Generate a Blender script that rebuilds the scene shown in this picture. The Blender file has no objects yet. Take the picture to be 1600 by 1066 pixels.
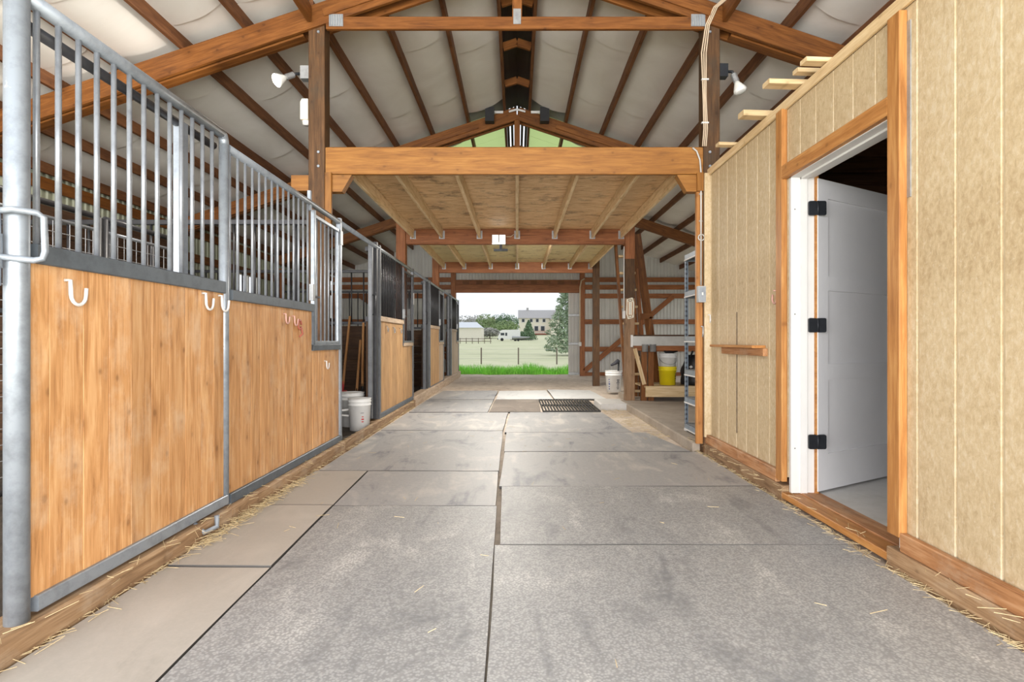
import bpy, math, random
from mathutils import Vector, Matrix, noise as mnoise

random.seed(7)
SC = bpy.context.scene
COL = SC.collection
PI = math.pi

# ------------------------------------------------------------------ camera, sky, lights, exposure
cam_d = bpy.data.cameras.new('camera')
cam = bpy.data.objects.new('camera', cam_d)
COL.objects.link(cam)
cam_d.sensor_width = 36.0
cam_d.lens = 900.0 / 1600.0 * 36.0
cam_d.shift_x = -8.0 / 1600.0
cam_d.shift_y = -1.0 / 1600.0
cam_d.clip_start = 0.02
cam_d.clip_end = 2000
cam.location = (0, 0, 1.05)
cam.rotation_euler = (PI / 2, 0, 0)
SC.camera = cam

SC.view_settings.view_transform = 'Standard'
SC.view_settings.look = 'None'
SC.view_settings.gamma = 1.0
SC.view_settings.use_curve_mapping = False
SC.view_settings.exposure = 1.6

world = bpy.data.worlds.new('overcast_sky')
SC.world = world
world.use_nodes = True
wt = world.node_tree
for n in list(wt.nodes):
    wt.nodes.remove(n)
wo = wt.nodes.new('ShaderNodeOutputWorld')
wb = wt.nodes.new('ShaderNodeBackground')
wc = wt.nodes.new('ShaderNodeTexCoord')
wm = wt.nodes.new('ShaderNodeMapping')
wm.inputs['Scale'].default_value = (1.5, 1.5, 5.0)
wn = wt.nodes.new('ShaderNodeTexNoise')
wn.inputs['Scale'].default_value = 2.2
wn.inputs['Detail'].default_value = 6
wr = wt.nodes.new('ShaderNodeValToRGB')
wr.color_ramp.elements[0].position = 0.35
wr.color_ramp.elements[0].color = (0.29, 0.305, 0.335, 1)
wr.color_ramp.elements[1].position = 0.62
wr.color_ramp.elements[1].color = (0.44, 0.45, 0.46, 1)
wt.links.new(wc.outputs['Generated'], wm.inputs['Vector'])
wt.links.new(wm.outputs[0], wn.inputs['Vector'])
wt.links.new(wn.outputs['Fac'], wr.inputs['Fac'])
wt.links.new(wr.outputs[0], wb.inputs['Color'])
wb.inputs['Strength'].default_value = 1.0
wt.links.new(wb.outputs[0], wo.inputs['Surface'])


def area(name, loc, size, power, rot, color=(1, 1, 1), spread=PI):
    d = bpy.data.lights.new(name, 'AREA')
    d.shape = 'RECTANGLE'
    d.size, d.size_y = size
    d.energy = power
    d.color = color
    d.spread = spread
    o = bpy.data.objects.new(name, d)
    COL.objects.link(o)
    o.location = loc
    o.rotation_euler = rot
    return o


def point(name, loc, power, r=0.06, color=(1, 1, 1)):
    d = bpy.data.lights.new(name, 'POINT')
    d.energy = power
    d.shadow_soft_size = r
    d.color = color
    o = bpy.data.objects.new(name, d)
    COL.objects.link(o)
    o.location = loc
    return o


# daylight through the wide open barn front behind the camera
area('front_daylight', (0, -4.0, 1.5), (13.0, 3.0), 640, (PI / 2 + 0.03, 0, 0), (1.0, 0.975, 0.955))


# ------------------------------------------------------------------ materials
def new_mat(name):
    m = bpy.data.materials.new(name)
    m.use_nodes = True
    nt = m.node_tree
    b = nt.nodes['Principled BSDF']
    return m, nt, b


def N(nt, t, **kw):
    n = nt.nodes.new(t)
    for k, v in kw.items():
        if k in n.inputs:
            n.inputs[k].default_value = v
        else:
            setattr(n, k, v)
    return n


def ramp(nt, stops):
    r = nt.nodes.new('ShaderNodeValToRGB')
    e = r.color_ramp.elements
    while len(e) > 1:
        e.remove(e[-1])
    e[0].position, e[0].color = stops[0][0], tuple(stops[0][1]) + (1,)
    for p, c in stops[1:]:
        x = e.new(p)
        x.color = tuple(c) + (1,)
    return r


def coords(nt, scale=(1, 1, 1), rnd=True):
    tc = nt.nodes.new('ShaderNodeTexCoord')
    out = tc.outputs['Object']
    if rnd:
        oi = nt.nodes.new('ShaderNodeObjectInfo')
        mul = N(nt, 'ShaderNodeMath', operation='MULTIPLY')
        mul.inputs[1].default_value = 61.0
        nt.links.new(oi.outputs['Random'], mul.inputs[0])
        add = N(nt, 'ShaderNodeVectorMath', operation='ADD')
        nt.links.new(out, add.inputs[0])
        nt.links.new(mul.outputs[0], add.inputs[1])
        out = add.outputs[0]
    mp = nt.nodes.new('ShaderNodeMapping')
    mp.inputs['Scale'].default_value = scale
    nt.links.new(out, mp.inputs['Vector'])
    return mp.outputs[0]


def mixc(nt, fac, a, b, blend='MIX'):
    m = nt.nodes.new('ShaderNodeMix')
    m.data_type = 'RGBA'
    m.blend_type = blend
    for sock, v in ((0, fac), (6, a), (7, b)):
        if hasattr(v, 'is_linked') or hasattr(v, 'links'):
            nt.links.new(v, m.inputs[sock])
        elif sock == 0:
            m.inputs[0].default_value = v
        else:
            m.inputs[sock].default_value = tuple(v) + (1,)
    return m.outputs[2]


def maprange(nt, v, a, b, c=0.0, d=1.0):
    m = nt.nodes.new('ShaderNodeMapRange')
    nt.links.new(v, m.inputs[0])
    for i, x in enumerate((a, b, c, d)):
        m.inputs[i + 1].default_value = x
    return m.outputs[0]


def bump(nt, b, h, strength=0.3, dist=0.01):
    bp = nt.nodes.new('ShaderNodeBump')
    bp.inputs['Strength'].default_value = strength
    bp.inputs['Distance'].default_value = dist
    nt.links.new(h, bp.inputs['Height'])
    nt.links.new(bp.outputs[0], b.inputs['Normal'])


def wood(name, dark, mid, light, rough=0.6, knots=0.8, vary=0.25, fine=1.0, stain=0.0, staincol=(0.2, 0.15, 0.1)):
    """lumber grain runs along the piece's own X axis"""
    m, nt, b = new_mat(name)
    g = coords(nt, (1.3, 13 * fine, 13 * fine))
    n1 = N(nt, 'ShaderNodeTexNoise', Scale=2.2, Detail=7, Roughness=0.62, Distortion=0.6)
    nt.links.new(g, n1.inputs['Vector'])
    g2 = coords(nt, (2.2, 60, 60))
    n2 = N(nt, 'ShaderNodeTexNoise', Scale=2.0, Detail=3)
    nt.links.new(g2, n2.inputs['Vector'])
    s = mixc(nt, 0.3, n1.outputs['Fac'], n2.outputs['Fac'])
    r = ramp(nt, [(0.33, dark), (0.5, mid), (0.67, light)])
    nt.links.new(s, r.inputs['Fac'])
    col = r.outputs[0]
    if knots:
        gk = coords(nt, (4.2, 6.0, 6.0))
        sp = nt.nodes.new('ShaderNodeSeparateXYZ')
        nt.links.new(gk, sp.inputs[0])
        cbn = nt.nodes.new('ShaderNodeCombineXYZ')
        nt.links.new(sp.outputs[0], cbn.inputs[0])
        nt.links.new(sp.outputs[2], cbn.inputs[1])
        v = N(nt, 'ShaderNodeTexVoronoi', Scale=1.0, Randomness=1.0)
        v.voronoi_dimensions = '2D'
        nt.links.new(cbn.outputs[0], v.inputs['Vector'])
        sepc = nt.nodes.new('ShaderNodeSeparateColor')
        nt.links.new(v.outputs['Color'], sepc.inputs[0])
        pick = maprange(nt, sepc.outputs[0], 0.36, 0.42, 0.0, 1.0)
        warp = N(nt, 'ShaderNodeMath', operation='MULTIPLY_ADD')
        nt.links.new(n1.outputs['Fac'], warp.inputs[0])
        warp.inputs[1].default_value = 0.12
        nt.links.new(v.outputs['Distance'], warp.inputs[2])
        halo = N(nt, 'ShaderNodeMath', operation='MULTIPLY')
        nt.links.new(maprange(nt, warp.outputs[0], 0.08, 0.36, 0.5 * knots, 0.0), halo.inputs[0])
        nt.links.new(pick, halo.inputs[1])
        col = mixc(nt, halo.outputs[0], col, dark)
        core = N(nt, 'ShaderNodeMath', operation='MULTIPLY')
        nt.links.new(maprange(nt, warp.outputs[0], 0.085, 0.14, knots * 0.7, 0.0), core.inputs[0])
        nt.links.new(pick, core.inputs[1])
        col = mixc(nt, core.outputs[0], col, tuple(x * 0.6 for x in dark))
    if stain:
        gs = coords(nt, (2.0, 3.0, 3.0))
        ns = N(nt, 'ShaderNodeTexNoise', Scale=1.6, Detail=6, Roughness=0.7)
        nt.links.new(gs, ns.inputs['Vector'])
        k = maprange(nt, ns.outputs['Fac'], 0.5, 0.68, 0.0, stain)
        col = mixc(nt, k, col, staincol)
    oi = nt.nodes.new('ShaderNodeObjectInfo')
    hv = N(nt, 'ShaderNodeHueSaturation')
    nt.links.new(maprange(nt, oi.outputs['Random'], 0, 1, 1 - vary, 1 + vary * 0.6), hv.inputs['Value'])
    nt.links.new(col, hv.inputs['Color'])
    nt.links.new(hv.outputs[0], b.inputs['Base Color'])
    b.inputs['Roughness'].default_value = rough
    b.inputs['Specular IOR Level'].default_value = 0.3
    bump(nt, b, s, 0.25, 0.004)
    return m


def plain(name, c, rough=0.6, metal=0.0, var=0.12, scale=6, spec=0.4, bumps=0.0, emit=None, estr=0):
    m, nt, b = new_mat(name)
    v = coords(nt)
    n = N(nt, 'ShaderNodeTexNoise', Scale=scale, Detail=5, Roughness=0.6)
    nt.links.new(v, n.inputs['Vector'])
    r = ramp(nt, [(0.3, tuple(x * (1 - var) for x in c)), (0.7, tuple(min(1, x * (1 + var)) for x in c))])
    nt.links.new(n.outputs['Fac'], r.inputs['Fac'])
    nt.links.new(r.outputs[0], b.inputs['Base Color'])
    b.inputs['Roughness'].default_value = rough
    b.inputs['Metallic'].default_value = metal
    b.inputs['Specular IOR Level'].default_value = spec
    if bumps:
        bump(nt, b, n.outputs['Fac'], bumps, 0.01)
    if emit:
        b.inputs['Emission Color'].default_value = tuple(emit) + (1,)
        b.inputs['Emission Strength'].default_value = estr
    return m


M = {}
M['stall'] = wood('stall_board_pine', (0.34, 0.15, 0.05), (0.58, 0.295, 0.115), (0.73, 0.44, 0.21), 0.5, 0.8, 0.16, 1, 0.5, (0.70, 0.50, 0.32))
M['stall_far'] = wood('stall_board_weathered', (0.28, 0.15, 0.06), (0.47, 0.27, 0.12), (0.60, 0.38, 0.19), 0.6, 0.6, 0.15)
M['stall_pale'] = wood('stall_board_pale', (0.38, 0.26, 0.17), (0.54, 0.40, 0.28), (0.66, 0.52, 0.38), 0.65, 0.4, 0.15)
M['loft'] = wood('loft_beam_fir', (0.17, 0.066, 0.013), (0.27, 0.112, 0.022), (0.36, 0.165, 0.038), 0.45, 0.7, 0.08, 0.8)
M['loft_dark'] = wood('loft_beam_brown', (0.17, 0.055, 0.018), (0.28, 0.10, 0.034), (0.38, 0.15, 0.055), 0.55, 0.6, 0.1)
M['joist'] = wood('joist_pine', (0.50, 0.33, 0.15), (0.70, 0.51, 0.29), (0.80, 0.64, 0.41), 0.6, 0.7, 0.15)
M['truss'] = wood('truss_timber', (0.095, 0.031, 0.007), (0.175, 0.061, 0.012), (0.26, 0.10, 0.024), 0.5, 0.8, 0.12)
M['purlin'] = wood('purlin_timber', (0.09, 0.034, 0.014), (0.16, 0.064, 0.025), (0.23, 0.10, 0.04), 0.6, 0.6, 0.2)
M['post'] = wood('post_timber', (0.045, 0.022, 0.01), (0.09, 0.044, 0.018), (0.16, 0.078, 0.032), 0.65, 0.6, 0.12, 1, 0.6, (0.06, 0.045, 0.03))
M['post_low'] = wood('post_lower', (0.16, 0.09, 0.045), (0.26, 0.155, 0.085), (0.36, 0.225, 0.13), 0.65, 0.6, 0.1)
M['trim'] = wood('trim_cedar', (0.28, 0.11, 0.028), (0.43, 0.19, 0.055), (0.55, 0.29, 0.10), 0.5, 0.7, 0.1)
M['base'] = wood('baseboard_worn', (0.22, 0.09, 0.035), (0.40, 0.19, 0.08), (0.54, 0.31, 0.16), 0.6, 0.5, 0.12, 1, 0.5, (0.5, 0.38, 0.26))
M['curb'] = wood('curb_timber', (0.16, 0.09, 0.045), (0.31, 0.19, 0.10), (0.44, 0.30, 0.175), 0.75, 0.5, 0.15, 1.2, 0.5, (0.46, 0.37, 0.27))
M['newpine'] = wood('raw_pine', (0.50, 0.34, 0.17), (0.65, 0.48, 0.27), (0.75, 0.60, 0.38), 0.6, 0.6, 0.1)
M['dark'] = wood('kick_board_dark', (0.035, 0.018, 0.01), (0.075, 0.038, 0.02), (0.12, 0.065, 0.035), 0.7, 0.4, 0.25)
M['handle'] = wood('tool_handle', (0.36, 0.16, 0.06), (0.50, 0.25, 0.10), (0.60, 0.33, 0.15), 0.45, 0.0, 0.2)


def galv(name, c, rough=0.42, metal=0.55, scuff=(0.7, 0.72, 0.74)):
    m, nt, b = new_mat(name)
    v = coords(nt, (7, 7, 7))
    n = N(nt, 'ShaderNodeTexNoise', Scale=1.6, Detail=8, Roughness=0.7)
    nt.links.new(v, n.inputs['Vector'])
    r = ramp(nt, [(0.32, tuple(x * 0.7 for x in c)), (0.55, c), (0.66, c), (0.72, scuff)])
    nt.links.new(n.outputs['Fac'], r.inputs['Fac'])
    nt.links.new(r.outputs[0], b.inputs['Base Color'])
    b.inputs['Metallic'].default_value = metal
    b.inputs['Roughness'].default_value = rough
    bump(nt, b, n.outputs['Fac'], 0.12, 0.003)
    return m


M['galv'] = galv('galvanized_steel', (0.31, 0.345, 0.385), 0.42, 0.45, (0.5, 0.53, 0.56))
M['band'] = galv('steel_band_dull', (0.115, 0.135, 0.155), 0.5, 0.3, (0.30, 0.34, 0.38))
M['bar'] = galv('steel_bar', (0.29, 0.31, 0.34), 0.38, 0.4, (0.5, 0.52, 0.55))
M['bardark'] = galv('steel_bar_dark', (0.045, 0.045, 0.05), 0.42, 0.3, (0.13, 0.13, 0.14))
M['stilegrey'] = galv('steel_stile_grey', (0.14, 0.145, 0.155), 0.38, 0.45, (0.3, 0.3, 0.32))
M['plate'] = galv('zinc_plate', (0.40, 0.41, 0.42), 0.45, 0.6)
M['rack'] = galv('rack_steel_blue_grey', (0.27, 0.33, 0.40), 0.4, 0.4)
M['conduit'] = plain('grey_conduit', (0.50, 0.49, 0.46), 0.45, 0.3)
M['cable'] = plain('beige_cable', (0.58, 0.46, 0.33), 0.6)
M['black'] = plain('black_plastic', (0.014, 0.014, 0.016), 0.5, 0, 0.3)
M['blackmetal'] = plain('black_iron', (0.025, 0.028, 0.034), 0.45, 0.4, 0.3)
M['white'] = plain('white_paint', (0.70, 0.69, 0.67), 0.45, 0, 0.03)
M['door'] = plain('door_paint_grey_white', (0.76, 0.76, 0.78), 0.45, 0, 0.03, 3)
M['cream'] = plain('cream_plastic', (0.78, 0.72, 0.58), 0.5, 0, 0.04)
M['bucketw'] = plain('bucket_white', (0.78, 0.78, 0.76), 0.45, 0, 0.05, 12)
M['buckety'] = plain('bucket_yellow', (0.86, 0.70, 0.015), 0.4, 0, 0.05)
M['red'] = plain('red_print', (0.45, 0.03, 0.03), 0.5)
M['ink'] = plain('dark_print', (0.05, 0.05, 0.06), 0.6)
M['blue'] = plain('blue_plastic', (0.05, 0.08, 0.22), 0.4)
M['bulb'] = plain('lit_bulb', (1, 0.95, 0.85), 0.4, 0, 0.0, 3, 0.4, 0, (1.0, 0.9, 0.72), 9)
M['bulboff'] = plain('white_bulb_glass', (0.80, 0.80, 0.77), 0.25, 0, 0.02)
M['led'] = plain('led_face', (1, 1, 1), 0.4, 0, 0.0, 3, 0.4, 0, (1.0, 0.98, 0.9), 1.1)
M['batt_cover'] = None

# rubber mats
def mat_rubber(name, base, dust, bare, pebble=1.0):
    m, nt, b = new_mat(name)
    v = coords(nt, (1, 1, 1), True)
    n = N(nt, 'ShaderNodeTexNoise', Scale=1.1, Detail=9, Roughness=0.66, Distortion=0.5)
    nt.links.new(v, n.inputs['Vector'])
    vs = coords(nt, (3.2, 1.0, 1), True)
    n3 = N(nt, 'ShaderNodeTexNoise', Scale=0.9, Detail=7, Roughness=0.62, Distortion=1.6)
    nt.links.new(vs, n3.inputs['Vector'])
    r = ramp(nt, [(0.37, bare), (0.46, base), (0.52, base), (0.63, dust)])
    nt.links.new(mixc(nt, 0.55, n.outputs['Fac'], n3.outputs['Fac']), r.inputs['Fac'])
    vo = N(nt, 'ShaderNodeTexVoronoi', Scale=92.0)
    nt.links.new(v, vo.inputs['Vector'])
    peb = maprange(nt, vo.outputs['Distance'], 0.30, 0.58, 0.0, 1.0)
    col = mixc(nt, peb, r.outputs[0], tuple(x * 0.5 for x in base))
    col2 = mixc(nt, pebble, r.outputs[0], col)
    fine = N(nt, 'ShaderNodeTexNoise', Scale=40, Detail=3)
    nt.links.new(v, fine.inputs['Vector'])
    col2 = mixc(nt, maprange(nt, fine.outputs['Fac'], 0.45, 0.75, 0, 0.25), col2, dust)
    nt.links.new(col2, b.inputs['Base Color'])
    b.inputs['Roughness'].default_value = 0.52
    b.inputs['Specular IOR Level'].default_value = 0.4
    bump(nt, b, peb, -0.35 * pebble, 0.004)
    return m


M['mat'] = mat_rubber('rubber_mat_pebbled', (0.365, 0.365, 0.365), (0.60, 0.59, 0.57), (0.20, 0.205, 0.215), 0.62)
M['edge'] = plain('rubber_edge_black', (0.085, 0.08, 0.075), 0.7)
M['mat_dusty'] = mat_rubber('rubber_mat_dusty', (0.43, 0.40, 0.36), (0.49, 0.455, 0.41), (0.35, 0.325, 0.29), 0.05)
M['mat_smooth'] = mat_rubber('rubber_mat_smooth', (0.345, 0.342, 0.345), (0.54, 0.515, 0.475), (0.145, 0.152, 0.175), 0.12)
M['mat_dark'] = mat_rubber('rubber_mat_soiled', (0.20, 0.165, 0.135), (0.30, 0.25, 0.205), (0.09, 0.07, 0.055), 0.1)
M['mat_light'] = mat_rubber('rubber_mat_pale', (0.64, 0.64, 0.63), (0.72, 0.71, 0.68), (0.50, 0.50, 0.50), 0.05)
M['grid'] = plain('grid_rubber', (0.05, 0.048, 0.045), 0.7, 0, 0.3)

# trodden dirt, concrete
def ground_mat(name, stops, scale, bstr):
    m, nt, b = new_mat(name)
    v = coords(nt, (1, 1, 1), False)
    n = N(nt, 'ShaderNodeTexNoise', Scale=scale, Detail=10, Roughness=0.72)
    nt.links.new(v, n.inputs['Vector'])
    n2 = N(nt, 'ShaderNodeTexNoise', Scale=scale * 0.12, Detail=4)
    nt.links.new(v, n2.inputs['Vector'])
    r = ramp(nt, stops)
    nt.links.new(mixc(nt, 0.4, n.outputs['Fac'], n2.outputs['Fac']), r.inputs['Fac'])
    nt.links.new(r.outputs[0], b.inputs['Base Color'])
    b.inputs['Roughness'].default_value = 0.9
    bump(nt, b, n.outputs['Fac'], bstr, 0.03)
    return m


M['dirt'] = ground_mat('sandy_dirt', [(0.32, (0.27, 0.21, 0.165)), (0.47, (0.56, 0.47, 0.385)), (0.66, (0.76, 0.67, 0.57))], 6, 0.8)
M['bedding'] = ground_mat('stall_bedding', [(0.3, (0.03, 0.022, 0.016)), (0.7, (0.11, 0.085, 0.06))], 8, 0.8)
M['concrete'] = ground_mat('concrete', [(0.3, (0.46, 0.45, 0.42)), (0.5, (0.60, 0.59, 0.57)), (0.7, (0.70, 0.69, 0.67))], 4, 0.2)
M['slabcon'] = ground_mat('slab_dusty_concrete', [(0.3, (0.22, 0.18, 0.145)), (0.5, (0.33, 0.28, 0.225)), (0.7, (0.43, 0.37, 0.31))], 4, 0.2)
M['field'] = ground_mat('pasture', [(0.3, (0.42, 0.45, 0.26)), (0.5, (0.55, 0.56, 0.36)), (0.7, (0.66, 0.64, 0.46))], 0.35, 0.2)
M['straw'] = plain('straw', (0.56, 0.44, 0.25), 0.7, 0, 0.3, 20)


# embossed hardboard siding
def siding_mat():
    m, nt, b = new_mat('tan_embossed_siding')
    v = coords(nt, (1, 1, 1), False)
    vs = coords(nt, (14, 14, 9), False)
    n = N(nt, 'ShaderNodeTexNoise', Scale=2.5, Detail=7, Roughness=0.75, Distortion=0.3)
    nt.links.new(vs, n.inputs['Vector'])
    big = N(nt, 'ShaderNodeTexNoise', Scale=1.1, Detail=4)
    nt.links.new(v, big.inputs['Vector'])
    r = ramp(nt, [(0.34, (0.37, 0.26, 0.135)), (0.5, (0.54, 0.42, 0.255)), (0.66, (0.67, 0.58, 0.43))])
    nt.links.new(mixc(nt, 0.45, n.outputs['Fac'], big.outputs['Fac']), r.inputs['Fac'])
    fl = N(nt, 'ShaderNodeTexNoise', Scale=48, Detail=3)
    nt.links.new(v, fl.inputs['Vector'])
    col = mixc(nt, maprange(nt, fl.outputs['Fac'], 0.60, 0.74, 0, 0.45), r.outputs[0], (0.66, 0.58, 0.44))
    nt.links.new(col, b.inputs['Base Color'])
    b.inputs['Roughness'].default_value = 0.65
    bump(nt, b, n.outputs['Fac'], 0.4, 0.006)
    return m


M['siding'] = siding_mat()
M['groove'] = plain('siding_groove', (0.56, 0.46, 0.31), 0.7)
M['groove_dark'] = plain('siding_groove_dark', (0.22, 0.17, 0.10), 0.8)  # darker groove backing for all but the nearest siding run


# vinyl faced insulation
def vinyl():
    m, nt, b = new_mat('white_vinyl_insulation')
    v = coords(nt, (1, 1, 1), True)
    n = N(nt, 'ShaderNodeTexNoise', Scale=1.2, Detail=5, Roughness=0.6, Distortion=0.8)
    nt.links.new(v, n.inputs['Vector'])
    r = ramp(nt, [(0.3, (0.69, 0.66, 0.62)), (0.7, (0.80, 0.78, 0.75))])
    nt.links.new(n.outputs['Fac'], r.inputs['Fac'])
    d = N(nt, 'ShaderNodeTexNoise', Scale=9, Detail=8, Roughness=0.75)
    nt.links.new(v, d.inputs['Vector'])
    col = mixc(nt, maprange(nt, d.outputs['Fac'], 0.66, 0.78, 0, 0.35), r.outputs[0], (0.30, 0.22, 0.15))
    nt.links.new(col, b.inputs['Base Color'])
    b.inputs['Roughness'].default_value = 0.42
    bump(nt, b, n.outputs['Fac'], 0.25, 0.03)
    return m


M['vinyl'] = vinyl()


def translucent():
    m, nt, b = new_mat('green_fibreglass')
    out = nt.nodes['Material Output']
    d = N(nt, 'ShaderNodeBsdfDiffuse')
    d.inputs['Color'].default_value = (0.66, 0.72, 0.50, 1)
    t = N(nt, 'ShaderNodeBsdfTranslucent')
    t.inputs['Color'].default_value = (0.80, 0.90, 0.58, 1)
    mx = N(nt, 'ShaderNodeMixShader')
    mx.inputs[0].default_value = 0.75
    nt.links.new(d.outputs[0], mx.inputs[1])
    nt.links.new(t.outputs[0], mx.inputs[2])
    nt.links.new(mx.outputs[0], out.inputs['Surface'])
    return m


M['fibreglass'] = translucent()
M['ply'] = None


def plywood(c0=(0.28, 0.14, 0.05), c1=(0.58, 0.36, 0.17), c2=(0.70, 0.48, 0.25), c3=(0.78, 0.60, 0.36)):
    m, nt, b = new_mat('loft_plywood_underside')
    v = coords(nt, (1, 1, 1), True)
    vs = coords(nt, (3, 11, 3), True)
    n = N(nt, 'ShaderNodeTexNoise', Scale=1.2, Detail=8, Roughness=0.68, Distortion=1.4)
    nt.links.new(vs, n.inputs['Vector'])
    r = ramp(nt, [(0.28, c0), (0.42, c1), (0.55, c2), (0.75, c3)])
    nt.links.new(n.outputs['Fac'], r.inputs['Fac'])
    d = N(nt, 'ShaderNodeTexNoise', Scale=2.6, Detail=8, Roughness=0.72)
    nt.links.new(v, d.inputs['Vector'])
    col = mixc(nt, maprange(nt, d.outputs['Fac'], 0.54, 0.66, 0, 0.8), r.outputs[0], (0.13, 0.065, 0.028))
    nt.links.new(col, b.inputs['Base Color'])
    b.inputs['Roughness'].default_value = 0.6
    return m


M['ply'] = plywood()
M['ply_daylit'] = plywood((0.38, 0.28, 0.12), (0.66, 0.54, 0.27), (0.74, 0.64, 0.36), (0.80, 0.72, 0.47))  # far-bay deck copy, its daylight put into a paler colour
M['metalwall'] = plain('white_steel_siding', (0.58, 0.57, 0.54), 0.5, 0.0, 0.08, 1.5)
M['greenwall'] = plain('pale_green_steel_siding', (0.36, 0.37, 0.27), 0.55, 0.0, 0.08, 1.5)
M['ridge'] = plain('dark_ridge_steel', (0.02, 0.014, 0.013), 0.5, 0.2, 0.2)
M['roofout'] = plain('roof_steel', (0.30, 0.30, 0.30), 0.5, 0.3)
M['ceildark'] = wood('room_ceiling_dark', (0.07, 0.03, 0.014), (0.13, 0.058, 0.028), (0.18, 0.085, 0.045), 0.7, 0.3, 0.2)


def glass():
    m, nt, b = new_mat('window_glass')
    out = nt.nodes['Material Output']
    t = N(nt, 'ShaderNodeBsdfTransparent')
    g = N(nt, 'ShaderNodeBsdfGlossy')
    g.inputs['Roughness'].default_value = 0.05
    mx = N(nt, 'ShaderNodeMixShader')
    mx.inputs[0].default_value = 0.08
    nt.links.new(t.outputs[0], mx.inputs[1])
    nt.links.new(g.outputs[0], mx.inputs[2])
    nt.links.new(mx.outputs[0], out.inputs['Surface'])
    return m


M['glass'] = glass()
M['darkglass'] = plain('dark_window', (0.03, 0.04, 0.05), 0.15)
M['grass'] = plain('grass_blade', (0.30, 0.74, 0.10), 0.6, 0, 0.35, 3)
M['leaf'] = plain('broad_leaf', (0.28, 0.37, 0.18), 0.7, 0, 0.35, 0.6)
M['needle'] = plain('spruce_needle', (0.30, 0.38, 0.26), 0.7, 0, 0.35, 0.6)
M['pine'] = plain('dark_pine_needle', (0.19, 0.29, 0.17), 0.7, 0, 0.35, 0.6)
M['greyleaf'] = plain('grey_leaf', (0.40, 0.40, 0.37), 0.7, 0, 0.3, 0.6)
M['trunk'] = plain('tree_bark', (0.12, 0.09, 0.07), 0.9)
M['fencewood'] = plain('grey_fence_wood', (0.18, 0.15, 0.12), 0.8)
M['wire'] = plain('fence_wire', (0.4, 0.4, 0.38), 0.5, 0.5)
M['housewall'] = plain('cream_house_wall', (0.80, 0.76, 0.64), 0.7, 0, 0.03)
M['houseroof'] = plain('grey_shingle_roof', (0.42, 0.41, 0.41), 0.8, 0, 0.1)
M['shedwall'] = plain('beige_shed_wall', (0.76, 0.72, 0.63), 0.7, 0, 0.04)
M['shedroof'] = plain('blue_grey_shed_roof', (0.62, 0.66, 0.70), 0.5, 0, 0.04)
M['camper'] = plain('white_camper_shell', (0.80, 0.80, 0.78), 0.4, 0, 0.03)
M['deckred'] = plain('red_brown_deck', (0.30, 0.10, 0.06), 0.7)

# ------------------------------------------------------------------ geometry helpers
WL = {}


def wl(o):
    return WL.get(o.name, Vector((0, 0, 0))) if o is not None else Vector((0, 0, 0))


def link(name, me, parent=None, loc=(0, 0, 0), rot=None):
    o = bpy.data.objects.new(name, me)
    COL.objects.link(o)
    loc = Vector(loc)
    if parent is not None:
        o.parent = parent
        o.location = loc - wl(parent)
    else:
        o.location = loc
    WL[o.name] = loc
    if rot is not None:
        o.rotation_mode = 'QUATERNION'
        o.rotation_quaternion = rot
    return o


def thing(name, label, cat, loc=(0, 0, 0), group=None):
    o = link(name, None, None, loc)
    o.empty_display_size = 0.1
    o['label'] = label
    o['category'] = cat
    if group:
        o['group'] = group
    return o


def tag(o, label, cat, group=None):
    o['label'] = label
    o['category'] = cat
    if group:
        o['group'] = group
    return o


def struct(name, me=None, loc=(0, 0, 0), label=None):
    o = link(name, me, None, loc)
    o['kind'] = 'structure'
    if label:
        o['label'] = label
    return o


def mesh_of(name, V, F, mat, smooth=False):
    me = bpy.data.meshes.new(name)
    me.from_pydata([tuple(v) for v in V], [], F)
    me.materials.append(mat)
    if smooth:
        me.polygons.foreach_set('use_smooth', [True] * len(me.polygons))
    me.update()
    return me


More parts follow.
